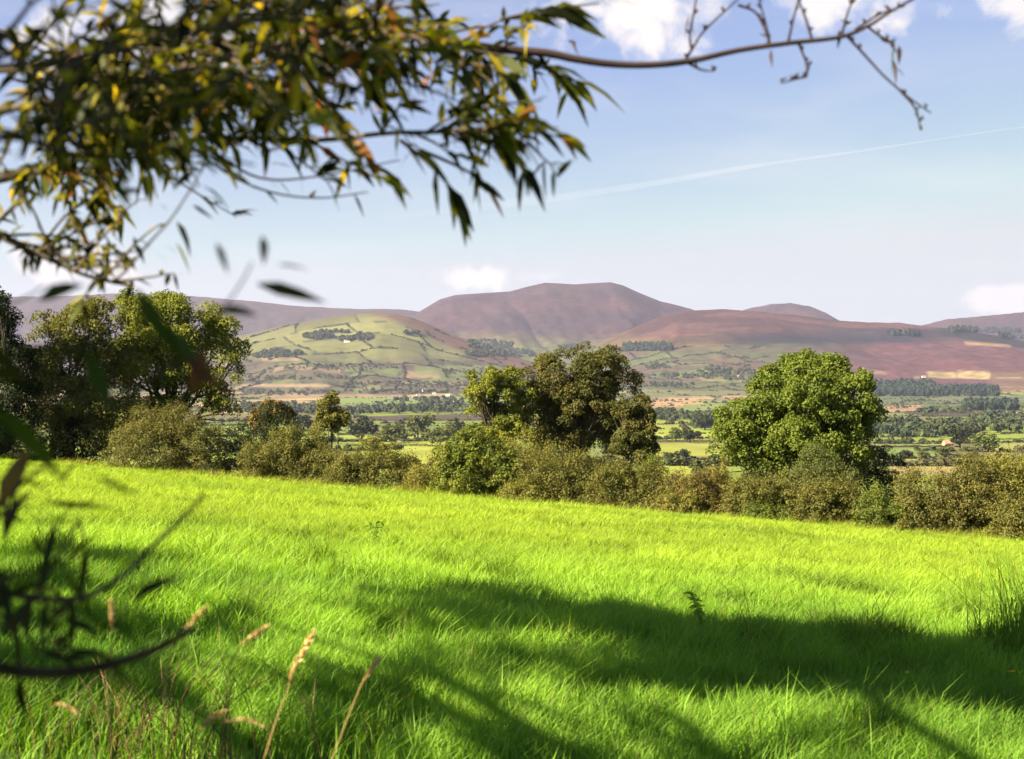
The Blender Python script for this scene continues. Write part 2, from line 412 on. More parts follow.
# ------------------------------------------------------------------ terrain mesh (one polar sheet, split into its named pieces)
def build_terrain():
    fine = np.arange(-25.5, 25.5, 0.0625)
    coarse = np.concatenate([np.arange(25.5, 40, 0.7), np.arange(40, 320, 4.0), np.arange(320, 334.5, 0.7)])
    ang = np.radians(np.concatenate([fine, coarse]))
    rr = [0.25]
    while rr[-1] < 13800:
        r = rr[-1]
        rr.append(r * 1.03 if r < 90 else (r * 1.0105 if r < 2600 else r + 27))
    rr = np.array(rr)
    A, RR = np.meshgrid(ang, rr)
    x = (RR * np.sin(A)).ravel(); y = (RR * np.cos(A)).ravel()
    z, which, top = heights(x, y)
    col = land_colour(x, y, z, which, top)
    nr, na = len(rr), len(ang)
    i = np.arange(nr - 1)[:, None]; j = np.arange(na)[None, :]
    j2 = (j + 1) % na
    global GA, GR, GX, GYY, GZ
    nf = len(fine); GA = ang[:nf]; GR = rr
    GX = x.reshape(nr, na)[:, :nf]; GYY = y.reshape(nr, na)[:, :nf]; GZ = z.reshape(nr, na)[:, :nf]
    q = np.stack([i * na + j, i * na + j2, (i + 1) * na + j2, (i + 1) * na + j], -1).reshape(-1, 4)
    s = hedge_s(x, y); fs = s[q].mean(1); fy = y[q].mean(1); fx = x[q].mean(1)
    keep = (fy > -400) & (np.abs(fx) < np.maximum(500, fy * 0.85))
    fw = which[q]
    fwm = np.where((fw == fw[:, :1]).all(1), fw[:, 0], fw.max(1))
    field_col = np.array([0.055, 0.10, 0.018]) * (0.7 + 0.6 * fbm(x / 1.3, y / 1.3, 91, 3))[:, None]
    def piece(mask, name, label, cat, mat, colours):
        f = q[mask]
        u, inv = np.unique(f, return_inverse=True)
        # winding so that normals point up
        ff = inv.reshape(-1, 4)[:, ::-1]
        me = mesh_np(name, np.stack([x, y, z], 1)[u], ff.ravel(), np.full(len(ff), 4), colours[u], mat, True)
        tag(link(name, me), label, cat, kind='structure')
    fld = keep & (fs < 2.0)
    piece(fld, 'field', 'sloping pasture of tall bright green grass in the foreground', 'field', M_soil, field_col)
    rest = keep & ~fld
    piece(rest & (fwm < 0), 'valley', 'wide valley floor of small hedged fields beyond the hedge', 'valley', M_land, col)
    labs = {'far_left': ('hill', 'long low grey purple ridge on the skyline behind the green hill'),
            'main': ('mountain', 'tall flat topped purple heather mountain in the middle of the skyline'),
            'dome': ('hill', 'small rounded purple hill on the skyline above the right hand tree'),
            'heather': ('hill', 'broad reddish heather slope below the small rounded hill'),
            'far_right': ('hill', 'purple ridge rising behind the heather slope at the right edge'),
            'green': ('hill', 'green hill of walled fields with a brown heather cap')}
    for k, n in enumerate(HN):
        nm, lb = labs[n]
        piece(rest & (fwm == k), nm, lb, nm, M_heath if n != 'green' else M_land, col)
build_terrain()

# ------------------------------------------------------------------ foliage builder
def leaf_quads(P, N, size, aspect, rng, cols, droop=0.3):
    """rhombus leaves bent along the midrib: 4 verts / 2 tris each"""
    n = len(P)
    t = rng.normal(size=(n, 3)); t[:, 2] -= droop
    t = unit(t - N * (t * N).sum(1, keepdims=True))
    b = np.cross(N, t)
    s = (size * (0.65 + 0.7 * rng.random(n)))[:, None]
    bend = N * s * 0.16
    v = np.stack([P - t * s * 0.5 - bend, P + b * s * 0.5 * aspect, P + t * s * 0.5 - bend, P - b * s * 0.5 * aspect], 1).reshape(-1, 3)
    i = np.arange(n)[:, None] * 4
    f = np.concatenate([i + [0, 1, 3], i + [1, 2, 3]], 0)
    c = np.repeat(cols, 4, 0)
    return v, f, c

def leaf_cloud(g, lobes, n, size, rng, pal, up=0.35, aspect=0.55, sub_r=0.36, subs=26, inner=0.25, floor=0.0, spiky=0.0, droop=0.3):
    lobes = np.asarray(lobes, float)
    wts = (lobes[:, 3] * lobes[:, 5]) ** 1.0
    pal = np.asarray(pal, float)
    subsC, subsR, subsL, subsW = [], [], [], []
    for li, (cx, cy, cz, rx, ry, rz) in enumerate(lobes):
        m = (rx * ry * rz) ** (1 / 3)
        d = unit(rng.normal(size=(subs, 3))); d[:, 2] = np.where(d[:, 2] < -0.55, -d[:, 2], d[:, 2])
        rad = np.where(rng.random(subs) < inner, rng.random(subs) * 0.6, 0.62 + 0.30 * rng.random(subs))
        c = np.array([cx, cy, cz]) + d * np.array([rx, ry, rz]) * rad[:, None]
        subsC.append(c); subsR.append(m * sub_r * (0.65 + 0.7 * rng.random(subs)))
        subsL.append(np.full(subs, li)); subsW.append(np.full(subs, wts[li] / subs))
    C = np.concatenate(subsC); Rr = np.concatenate(subsR); Li = np.concatenate(subsL); Wt = np.concatenate(subsW) * Rr ** 1.5
    k = rng.choice(len(C), n, p=Wt / Wt.sum())
    n = int(n); out = unit(C[k] - lobes[Li[k], :3])
    d = unit(rng.normal(size=(n, 3)) + out * 0.55 + np.array([0, 0, 0.25]))
    rad = 0.45 + 0.6 * rng.random(n) ** 0.7
    P = C[k] + d * (Rr[k] * rad)[:, None] * np.array([1, 1, 0.8])
    if spiky:
        P[:, 2] += spiky * rng.random(n) ** 6 * Rr[k] * 2
    N = unit(d * 0.8 + rng.normal(size=(n, 3)) * 0.55 + np.array([0, 0, up]))
    tone = np.clip(hash2(k.astype(float), Li[k].astype(float), 5) * 0.7 + 0.3 * rng.random(n), 0, 1)
    idx = tone * (len(pal) - 1); i0 = np.floor(idx).astype(int); i1 = np.minimum(i0 + 1, len(pal) - 1); fr = (idx - i0)[:, None]
    cols = (pal[i0] * (1 - fr) + pal[i1] * fr) * (0.87 + 0.26 * rng.random(n))[:, None]
    ok = P[:, 2] > floor
    v, f, c = leaf_quads(P[ok], N[ok], size, aspect, rng, cols[ok], droop)
    g.add(v, f, c)

def lobes_px(root, spec, Y):
    """lobe list given as photo positions -> metres relative to the root"""
    out = []
    rr = np.random.default_rng(len(spec) * 7 + int(spec[0][0]))
    for s in spec:
        px, py, rx, rz = s[:4]
        dy = s[4] if len(s) > 4 else rr.uniform(-1.6, 1.6)
        k = Y / F
        out.append(((px - CX) * k - root[0], dy, EYE + (CY - py) * k - root[2], rx * k, 0.95 * rx * k, rz * k))
    return out

BARK = (0.055, 0.046, 0.036)
def limb_tree(g, lobes, h0, r0, rng, col=BARK, lean=(0, 0), n_limb=None):
    lob = np.asarray(lobes); top = lob[:, 2].max()
    cen = np.average(lob[:, :3], axis=0, weights=lob[:, 3] ** 2)
    trunk = [np.array([0, 0, -0.3]), np.array([lean[0] * .4, lean[1] * .4, h0 * 0.5]), np.array([lean[0], lean[1], h0]), cen * 0.5 + np.array([lean[0], lean[1], h0]) * 0.5, np.array([cen[0], cen[1], max(top * 0.58, h0 + .4)])]
    tp = spline(trunk, 4)
    tube(g, tp, np.linspace(r0 * 1.25, r0 * 0.22, len(tp)), 8, col)
    for L in lob:
        a = tp[int(len(tp) * rng.uniform(0.35, 0.7))]
        e = L[:3] + np.array([0, 0, L[5] * 0.5])
        m = (a + e) / 2 + rng.normal(size=3) * 0.25
        p = spline([a, m, e], 4)
        tube(g, p, np.linspace(r0 * 0.45, r0 * 0.07, len(p)), 6, col)
        for q in range(4):
            d = unit(rng.normal(size=3) + np.array([0, 0, .3])); e2 = L[:3] + d * L[3:6] * 0.85
            p2 = spline([p[len(p) // 2], (p[len(p) // 2] + e2) / 2 + rng.normal(size=3) * .15, e2], 3)
            tube(g, p2, np.linspace(r0 * 0.2, r0 * 0.04, len(p2)), 5, col)

def hedge_Y(px): 
    return 68.9 / (1 + 0.475 * (px - CX) / F)

def near_tree(name, label, cat, spec, px_root, Y, n, size, pal, r0=0.28, h0=2.2, group=None, **kw):
    n = int(n * 3.0); size *= .84
    x = (px_root - CX) / F * Y; z = gz(x, Y)
    root = (x, Y, z)
    t = thing(name, root, label, cat, group)
    rng = np.random.default_rng(int(px_root) + 1000)
    lob = lobes_px(root, spec, Y)
    g = Geo(); limb_tree(g, lob, h0, r0, rng); link('trunk', g.mesh('trunk', M_bark, True), t)
    g = Geo(); leaf_cloud(g, lob, n, size, rng, pal, floor=0.15, **kw); link('crown', g.mesh('crown', M_leaf), t)
    return t

def bush(label, px0, px1, top, Y=None, dY=0.0, n=5200, size=0.13, pal=None, name='bush', cat='bush', spiky=0.5, lobn=7, sprigs=120, base=None, group=None, hump=0.5):
    pc = (px0 + px1) / 2
    if Y is None: Y = hedge_Y(pc) + 1.2 + dY
    x = (pc - CX) / F * Y; z = gz(x, Y); root = (x, Y, z)
    hw = (px1 - px0) / 2 / F * Y; ht = EYE + (CY - top) / F * Y - z
    t = thing(name, root, label, cat, group)
    rng = np.random.default_rng(int(pc * 3 + top)); n = int(n * 2.5); size *= .88
    lob = []
    for i in range(lobn):
        u = -0.78 + 1.56 * (i + 0.5) / lobn + rng.uniform(-.06, .06)
        hh = ht * (1 - hump * abs(u) ** 1.8) * rng.uniform(0.74, 1.04)
        r = hw / lobn * 1.75
        rz = min(hh * 0.42, max(r * 1.1, hh * .3))
        lob.append((u * hw, rng.uniform(-.7, .7), hh - rz, r, 1.0 + .3 * r, rz))
        lob.append((u * hw + rng.uniform(-.2, .2), rng.uniform(-.9, .3), hh * 0.38, r * 1.05, 1.15 + .3 * r, hh * 0.38))
        lob.append((u * hw * 1.05 + rng.uniform(-.3, .3), rng.uniform(-.9, .5), hh * 0.16, r * 1.15, 1.1 + .3 * r, hh * 0.20))
    g = Geo()
    for i in range(6 + lobn):
        L = lob[rng.integers(len(lob))]
        a = np.array([rng.uniform(-.35, .35) * hw, rng.uniform(-.3, .3), -0.15]); e = np.array(L[:3]) + rng.normal(size=3) * 0.2
        p = spline([a, (a + e) / 2 + rng.normal(size=3) * .2, e], 3)
        tube(g, p, np.linspace(0.05, 0.012, len(p)), 5, BARK)
    link('stem', g.mesh('stem', M_bark, True), t)
    g = Geo()
    leaf_cloud(g, lob, n, size, rng, pal, up=0.45, aspect=0.5, sub_r=0.34, subs=22, floor=0.03, spiky=spiky, inner=0.15)
    # upright sprigs breaking the outline
    lobA = np.asarray(lob)
    for i in range(sprigs):
        L = lobA[rng.integers(len(lob) // 3) * 3]
        d = unit(np.array([rng.normal() * .6, rng.normal() * .6, 1.0])); p0 = L[:3] + d * L[3:6] * 0.8
        dr = unit(d + rng.normal(size=3) * .35 + np.array([0.05, 0, .4])); ln = rng.uniform(0.25, 0.95)
        m = 9; tt = np.linspace(0, 1, m)[:, None]
        P = p0 + dr * ln * tt + rng.normal(size=(m, 3)) * 0.035
        N = unit(rng.normal(size=(m, 3)) + np.array([0, 0, .5]))
        pc_ = np.asarray(pal)[rng.integers(len(pal))] * rng.uniform(0.9, 1.25)
        v, f, c = leaf_quads(P, N, size * 0.75, 0.5, rng, np.tile(pc_, (m, 1)), -0.5)
        g.add(v, f, c)
    link('foliage', g.mesh('foliage', M_leaf), t)
    return t

P_BRIGHT = [(0.060, 0.088, 0.011), (0.095, 0.128, 0.014), (0.125, 0.158, 0.018)]
P_ASH = [(0.080, 0.100, 0.012), (0.130, 0.148, 0.016), (0.170, 0.178, 0.020)]
P_OLIVE = [(0.070, 0.074, 0.016), (0.110, 0.110, 0.020), (0.140, 0.134, 0.026)]
P_BROWN = [(0.042, 0.050, 0.011), (0.068, 0.072, 0.014), (0.110, 0.088, 0.020)]
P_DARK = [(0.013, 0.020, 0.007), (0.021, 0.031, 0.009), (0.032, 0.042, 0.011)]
P_GORSE = [(0.078, 0.078, 0.020), (0.110, 0.104, 0.026), (0.140, 0.126, 0.032)]
P_HEDGE = [(0.064, 0.070, 0.014), (0.105, 0.104, 0.022), (0.150, 0.138, 0.030)]
P_YELL = [(0.105, 0.110, 0.022), (0.150, 0.145, 0.028), (0.185, 0.165, 0.036)]
P_SAGE = [(0.052, 0.066, 0.018), (0.080, 0.094, 0.025), (0.105, 0.116, 0.030)]
P_GREEN = [(0.050, 0.076, 0.012), (0.085, 0.110, 0.016), (0.125, 0.145, 0.020)]

# --- trees behind the hedge
near_tree('tree', 'very dark green tree cut off by the left edge, behind the hedge', 'tree',
          [(-12, 335, 34, 46), (2, 385, 34, 46), (-24, 430, 40, 40), (4, 305, 15, 22), (10, 430, 26, 40)], -6, 81, 13000, 0.20, P_DARK)
near_tree('tree', 'olive brown leafy tree between the dark left edge tree and the bright ash', 'tree',
          [(72, 345, 36, 38), (48, 378, 36, 38), (98, 382, 34, 40), (62, 418, 42, 40), (98, 322, 26, 24), (40, 330, 20, 22), (92, 430, 40, 34)], 70, 84, 17000, 0.20, P_OLIVE, r0=.3)
near_tree('ash_tree', 'tall bright yellow green ash with ragged right side, standing behind the olive gorse bush', 'tree',
          [(180, 328, 46, 34), (140, 322, 34, 30), (212, 345, 34, 32), (228, 372, 22, 22), (160, 365, 48, 38), (198, 392, 36, 36), (135, 372, 36, 36), (118, 310, 16, 16), (160, 305, 22, 16), (235, 350, 16, 14), (225, 405, 20, 20), (150, 425, 52, 30)], 172, 88, 17000, 0.22, P_ASH, r0=.33, inner=.15, sub_r=.33)
near_tree('ash_tree', 'small yellow green ash touching the left side of the big brown tree', 'tree',
          [(492, 388, 25, 22), (505, 412, 22, 26), (480, 404, 18, 20), (512, 382, 16, 16), (494, 436, 24, 22), (474, 392, 12, 12), (522, 402, 14, 22), (514, 430, 18, 20)], 495, 95, 8000, 0.22, P_ASH, r0=.2)
near_tree('tree', 'large wide brown green tree with gaps in its crown, in the middle of the hedge', 'tree',
          [(560, 384, 34, 32), (598, 374, 32, 26), (622, 392, 24, 28), (543, 412, 30, 32), (590, 416, 40, 34), (572, 440, 44, 26), (608, 436, 28, 24), (582, 358, 26, 14), (612, 360, 18, 12), (536, 378, 16, 16), (568, 406, 34, 28, -1.5), (590, 398, 30, 24, -2), (555, 432, 26, 22, -1.5), (605, 415, 26, 22, -1.5)], 572, 97, 21000, 0.21, P_BROWN, r0=.36, inner=.2, sub_r=.30)
near_tree('tree', 'smaller brown green tree touching the right side of the big brown tree', 'tree',
          [(634, 425, 22, 22), (628, 447, 26, 18), (644, 405, 11, 12), (640, 442, 16, 18), (622, 412, 12, 14)], 630, 92, 6200, 0.20, P_BROWN, r0=.18, h0=1.6, sub_r=.30)
near_tree('ash_tree', 'broad rounded bright green ash standing alone behind the right half of the hedge', 'tree',
          [(815, 388, 42, 33), (772, 402, 36, 34), (842, 402, 32, 34), (742, 428, 30, 30), (727, 452, 20, 24), (788, 436, 46, 36), (846, 436, 27, 38), (800, 371, 30, 16), (762, 458, 40, 22), (842, 465, 28, 20), (828, 368, 22, 12), (730, 425, 14, 16), (860, 385, 14, 16), (802, 464, 40, 24), (822, 425, 30, 34, -2.6), (796, 446, 36, 26, -2.6), (838, 448, 28, 24, -2.2), (800, 396, 26, 24, -3.0), (812, 410, 24, 20, -3.0)], 800, 86, 30000, 0.23, P_BRIGHT, r0=.42, h0=2.4, inner=.12, sub_r=.34, subs=32)
near_tree('tree', 'slim upright olive tree beyond the left hedge, in front of the valley fields', 'tree',
          [(331, 410, 13, 15), (326, 425, 15, 14), (338, 422, 12, 14), (331, 399, 7, 8)], 331, 115, 2600, 0.24, P_OLIVE, r0=.14, h0=1.4)
near_tree('tree', 'small orange brown tree beside the dark shrub below the green hill', 'tree',
          [(270, 412, 16, 12), (282, 418, 14, 14), (262, 424, 14, 12)], 272, 100, 2400, 0.22, [(0.09, 0.07, .02), (0.14, .10, .03), (0.16, 0.09, .03)], r0=.12, h0=1.2)

# --- bushes of the hedge, from left to right
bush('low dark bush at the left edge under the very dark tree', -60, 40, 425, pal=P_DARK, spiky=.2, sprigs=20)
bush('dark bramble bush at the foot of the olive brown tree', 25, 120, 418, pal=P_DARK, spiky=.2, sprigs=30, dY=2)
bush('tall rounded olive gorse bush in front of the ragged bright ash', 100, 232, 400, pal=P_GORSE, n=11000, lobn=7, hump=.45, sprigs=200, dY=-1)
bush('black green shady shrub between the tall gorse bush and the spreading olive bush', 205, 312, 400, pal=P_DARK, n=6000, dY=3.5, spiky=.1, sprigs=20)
bush('spreading olive brown bush at the meadow edge right of the black green shrub', 236, 344, 424, pal=P_HEDGE, n=9000, hump=.5, sprigs=170)
bush('lower olive brown bush sloping down to the right in front of the slim upright tree', 318, 428, 438, pal=P_HEDGE, n=7600, hump=.5, sprigs=150)
bush('small light green bush in the dip of the hedge left of the bright green bush', 402, 456, 454, pal=P_YELL, n=3200, lobn=4, sprigs=60)
bush('bright green bush with a shady right side, left of the pale yellow bush', 425, 528, 425, pal=[(.060, .085, .012), (.110, .135, .018), (.165, .175, .024)], n=11000, size=.16, hump=.6, sprigs=70, spiky=.1, dY=-.6)
bush('pale yellow green bush behind the bright green bush, below the big brown tree', 488, 572, 430, pal=P_YELL, n=7000, dY=2.5, sprigs=160)
bush('olive brown hedge bush in front of the big brown tree', 512, 606, 446, pal=P_HEDGE, n=7200, hump=.35, sprigs=130, dY=-.5)
bush('olive brown hedge bush below the smaller brown tree', 582, 674, 458, pal=P_HEDGE, n=7200, hump=.35, sprigs=130, dY=-.2)
bush('reddish brown hedge bush left of the lone bright ash', 652, 738, 468, pal=[(0.075, .062, .018), (.115, .092, .025), (.15, .12, .03)], n=6600, hump=.35, sprigs=100)
bush('low brown hedge bush right under the lone bright ash', 718, 802, 473, pal=P_HEDGE, n=6600, hump=.3, sprigs=100)
bush('grey green rounded shrub growing against the front of the lone bright ash', 780, 856, 443, Y=74, pal=P_SAGE, n=6500, lobn=5, spiky=.1, sprigs=30)
bush('black green shrub sheltering at the right foot of the lone bright ash', 836, 910, 432, Y=91, pal=P_DARK, n=7200, lobn=5, spiky=.1, sprigs=20)  # darkened palette adds to the ash's shade on this shrub
bush('brown and olive hedge bush below the black green shrub', 782, 870, 474, pal=P_HEDGE, n=6600, hump=.35, sprigs=90, dY=-.5)
bush('low green bramble bush between the brown hedge bush and the big yellow olive bush', 846, 918, 490, pal=P_GREEN, n=5200, hump=.4, sprigs=60, dY=-.8)
bush('big yellow olive bush in the right part of the hedge', 886, 1012, 452, pal=P_GORSE, n=11500, lobn=8, hump=.45, sprigs=200)
bush('yellow green willow bush cut off by the right edge', 958, 1085, 440, pal=P_YELL, n=9500, lobn=8, hump=.35, sprigs=190, dY=1.8)
bush('low brown hedge bush at the right edge in front of the yellow green willow bush', 985, 1090, 478, pal=P_HEDGE, n=6600, hump=.35, sprigs=90, dY=-1.2)
bush('small upright hawthorn sapling poking out of the hedge below the smaller brown tree', 640, 668, 452, pal=P_GREEN, n=1800, lobn=3, sprigs=50, dY=1.5, hump=.7, name='sapling')
bush('small upright yellow sapling poking out of the hedge left of the lone bright ash', 708, 730, 462, pal=P_YELL, n=1500, lobn=3, sprigs=50, dY=1.2, hump=.7, name='sapling')
bush('pale dry bramble tangle at the meadow edge below the pale yellow green bush', 500, 560, 478, pal=P_YELL, n=2600, lobn=5, sprigs=120, dY=-1.6, hump=.4)
bush('low green bramble tangle at the meadow edge below the lone bright ash', 740, 790, 500, pal=P_GREEN, n=2200, lobn=5, sprigs=80, dY=-1.6, hump=.4)
bush('low yellowish bramble tangle at the meadow edge below the reddish brown bush', 650, 705, 492, pal=P_YELL, n=2200, lobn=5, sprigs=110, dY=-1.6, hump=.4)
bush('olive hedge bush beyond the right edge', 1070, 1180, 470, pal=P_HEDGE, n=5000)
bush('olive hedge bush beyond the left edge', -170, -50, 405, pal=P_GORSE, n=5000)

# ------------------------------------------------------------------ mid-distance trees as individuals
def mk_mid(i):
    rng = np.random.default_rng(300 + i)
    pal = [P_DARK, P_SAGE, P_OLIVE, P_GREEN, P_DARK, P_SAGE][i]
    lob = []
    for k in range(5):
        a = rng.uniform(0, 6.28); q = rng.uniform(.15, .5)
        lob.append((math.cos(a) * q, math.sin(a) * q, rng.uniform(0.55, 1.15), .42, .42, .40))
    lob.append((0, 0, .55, .6, .6, .5))
    g = Geo(); leaf_cloud(g, lob, 900, 0.16, rng, pal, floor=0.03, subs=16, aspect=.7, sub_r=.4); crown = g.mesh('crown', M_leaf)
    g = Geo(); limb_tree(g, lob[:3], .3, .045, rng); trunk = g.mesh('trunk', M_bark, True)
    return crown, trunk
MID = [mk_mid(i) for i in range(6)]
KIND = ['dark green', 'grey green', 'olive brown', 'fresh green', 'dark green', 'grey green']
mid_first = {}
def mid_tree(px, py, hpx, kind, label, group, wide=1.0, Y=None):
    x, y, z = hit(px, py, ymin=100) if Y is None else (((px - CX) / F * Y), Y, gz((px - CX) / F * Y, Y))
    s = hpx / F * y / 1.5
    if kind not in mid_first:
        t = thing('tree', (0, 0, 0), label, 'tree', group)
        link('crown', MID[kind][0], t); link('trunk', MID[kind][1], t)
        mid_first[kind] = t
    else:
        src = mid_first[kind]; t = src.copy(); COL.objects.link(t)
        for ch in list(src.children):
            c = ch.copy(); COL.objects.link(c); c.parent = t
        t['label'] = label
        if group: t['group'] = group
        elif 'group' in t: del t['group']
    t.location = (x, y, z); t.scale = (s * wide, s * wide, s); t.rotation_euler = (0, 0, random.uniform(0, 6.28))
    return t

GV = 'trees among the fields beyond the hedge'
for (px, py, h, k, w, lb) in [
    (300, 440, 30, 0, 1.1, 'dark tree left of the slim upright olive tree beyond the hedge'),
    (362, 440, 26, 4, 1.5, 'wide dark tree right of the slim upright olive tree beyond the hedge'),
    (395, 443, 22, 5, 1.5, 'grey green tree in the middle of the row above the lower olive bush'),
    (418, 441, 30, 1, 1.0, 'taller grey green tree at the right end of the row above the lower olive bush'),
    (440, 447, 24, 5, 1.4, 'grey green tree against the pale field left of the bright green bush'),
    (457, 440, 22, 0, 1.1, 'dark tree left behind the small yellow green ash'),
    (668, 462, 12, 5, 1.3, 'small grey green bush, leftmost of three in the field left of the lone ash'),
    (682, 462, 14, 0, 1.2, 'dark round bush beside the grey green one in the field left of the lone ash'),
    (700, 478, 22, 1, 1.2, 'grey green tree at the hedge in front of the three round bushes'),
    (676, 441, 14, 3, 1.2, 'light green tree at the top edge of the bright field left of the lone ash'),
    (690, 443, 16, 0, 1.3, 'dark tree beside the light green one at the top of the bright field'),
    (705, 430, 16, 4, 1.8, 'wide dark tree touching the left side of the lone ash'),
    (905, 461, 12, 0, 1.4, 'small dark bush leftmost below the brick house'),
    (925, 461, 12, 5, 1.4, 'small grey green bush second from the left below the brick house'),
    (944, 460, 15, 1, 1.4, 'small bush third from the left below the brick house'),
    (960, 448, 24, 0, 1.3, 'dark round tree just right of the brick house'),
    (984, 452, 20, 3, 1.5, 'fresh green round tree right of the dark one near the brick house'),
    (880, 462, 16, 4, 1.2, 'dark tree just right of the lone ash crown beyond the black green shrub')]:
    mid_tree(px, py, h, k, lb, GV, w)

# scattered hedgerow trees of the valley, individuals
rng = np.random.default_rng(5)
cnt = 0
zones = {}
while cnt < 130:
    y = math.exp(rng.uniform(math.log(330), math.log(2000))); x = rng.uniform(-0.37, 0.37) * y
    _, _, d = cells(np.array([x]), np.array([y]))
    if d[0] > 16: continue
    px, py = CX + x / y * F, CY - (gz(x, y) - EYE) / y * F
    if 640 < px < 705 and py > 444: continue
    if 355 < px < 470 and py > 434: continue
    if 868 < px < 960 and py > 440: continue
    if 640 < px < 745 and 420 < py < 444: continue
    k = int(rng.integers(6)); 
    side = 'left of the brown tree' if px < 520 else ('left of the lone ash' if px < 760 else 'right of the lone ash')
    dist = 'near' if y < 700 else ('middle' if y < 1300 else 'far')
    lab = 'small %s tree in the %s hedgerows %s' % (KIND[k], dist, side)
    mid_tree(px, py, rng.uniform(5, 9.5) / y * F, k, lab, 'hedgerow trees: ' + lab[6:], rng.uniform(.9, 1.5), Y=y)
    cnt += 1

# ------------------------------------------------------------------ far hedgerows and woods: uncountable masses, one object each
def puff(seed, nq=38):
    rng = np.random.default_rng(seed); P = unit(rng.normal(size=(nq, 3))); P[:, 2] = np.abs(P[:, 2]) * 1.15 - .35
    P *= (.62 + .42 * rng.random((nq, 1))); N = unit(unit(P) + rng.normal(size=(nq, 3)) * .38)
    t = unit(np.cross(N, rng.normal(size=(nq, 3)))); b = np.cross(N, t); k = .30 + .22 * rng.random((nq, 1))
    return np.stack([P - t * k, P + b * k * .8, P + t * k, P - b * k * .8], 1).reshape(-1, 3)
PUFF = np.stack([puff(i) for i in range(8)])
def blobs(name, C, S, cols, label, cat, seed, kind='stuff'):
    rng = np.random.default_rng(seed); n = len(C); m = PUFF.shape[1]
    C = np.asarray(C, float); S = np.asarray(S, float); cols = np.asarray(cols, float)
    a = rng.random(n) * 6.28; rv = PUFF[rng.integers(8, size=n)]
    x = rv[..., 0] * np.cos(a)[:, None] - rv[..., 1] * np.sin(a)[:, None]; y = rv[..., 0] * np.sin(a)[:, None] + rv[..., 1] * np.cos(a)[:, None]
    V = np.stack([x, y, rv[..., 2]], -1) * S[:, None, :] + C[:, None, :]
    Fc = np.arange(n * m).reshape(-1, 4)
    cc = np.repeat(np.repeat(cols[:, None, :], m // 4, 1) * (0.75 + 0.5 * rng.random((n, m // 4, 1))), 4, 1)
    me = mesh_np(name, V.reshape(-1, 3), Fc.ravel(), np.full(len(Fc), 4), cc.reshape(-1, 3), M_far)
    return tag(link(name, me), label, cat, kind=kind)

def scatter_hedges():
    rng = np.random.default_rng(77)
    n = 1100000
    y = np.exp(rng.uniform(math.log(260), math.log(6200), n)); x = rng.uniform(-0.42, 0.42, n) * y
    _, _, d = cells(x, y)
    w = 1.0 + y * 0.0004
    keep = (d < w) & (y > 620)
    x, y = x[keep], y[keep]
    z, wh, top = heights(x, y)
    gh = (wh == HN.index('green')) | (wh == HN.index('heather')) | (wh == HN.index('main'))
    gap = fbm(x / 240, y / 240, 205, 3)
    keep = (gap > 0.36) & (~gh) & (rng.random(len(x)) < np.where(y < 1500, 1, 0.8))
    x, y, z = x[keep], y[keep], z[keep]
    # thin to a limit
    px, py = project(x, y, z)
    # on the green hill and slopes use their own larger pattern
    n2 = 700000
    y2 = rng.uniform(4300, 7400, n2); x2 = rng.uniform(-0.36, 0.36, n2) * y2
    _, _, d2 = cells(x2, y2, 250., 190., 0.15, 5)
    k2 = d2 < 4; x2, y2 = x2[k2], y2[k2]
    z2, wh2, _ = heights(x2, y2); p2x, p2y = project(x2, y2, z2)
    k2 = ((wh2 == HN.index('green')) | ((p2y > 346) & (wh2 >= 0) & (p2x < 770))) & (fbm(x2 / 130, y2 / 130, 206, 3) > 0.46)
    # the heather cap of the green hill has no hedges
    k2 &= ~((p2y < 330) & (p2x > 395)) & ~((p2y < 324)) & (p2y > 320)
    x = np.concatenate([x, x2[k2]]); y = np.concatenate([y, y2[k2]]); z = np.concatenate([z, z2[k2]])
    h = rng.uniform(0.8, 1.7, len(x)) * (1 + (rng.random(len(x)) < 0.16) * rng.uniform(.6, 1.8, len(x)))
    h = h * (1 + smooth(2500, 5000, y) * 0.35)
    S = np.stack([h * rng.uniform(1.0, 1.7, len(x)), h * rng.uniform(1.0, 1.7, len(x)), h], 1)
    C = np.stack([x, y, z + h * .7], 1)
    pal = np.array([(0.022, 0.034, 0.014), (0.034, 0.046, 0.018), (0.050, 0.056, 0.022), (0.06, 0.055, 0.026)])
    cols = pal[rng.integers(4, size=len(x))]
    print('hedge blobs', len(x))
    blobs('hedgerows', C, S, cols, 'network of far dark hedgerows dividing the valley fields', 'hedgerows', 78)
scatter_hedges()

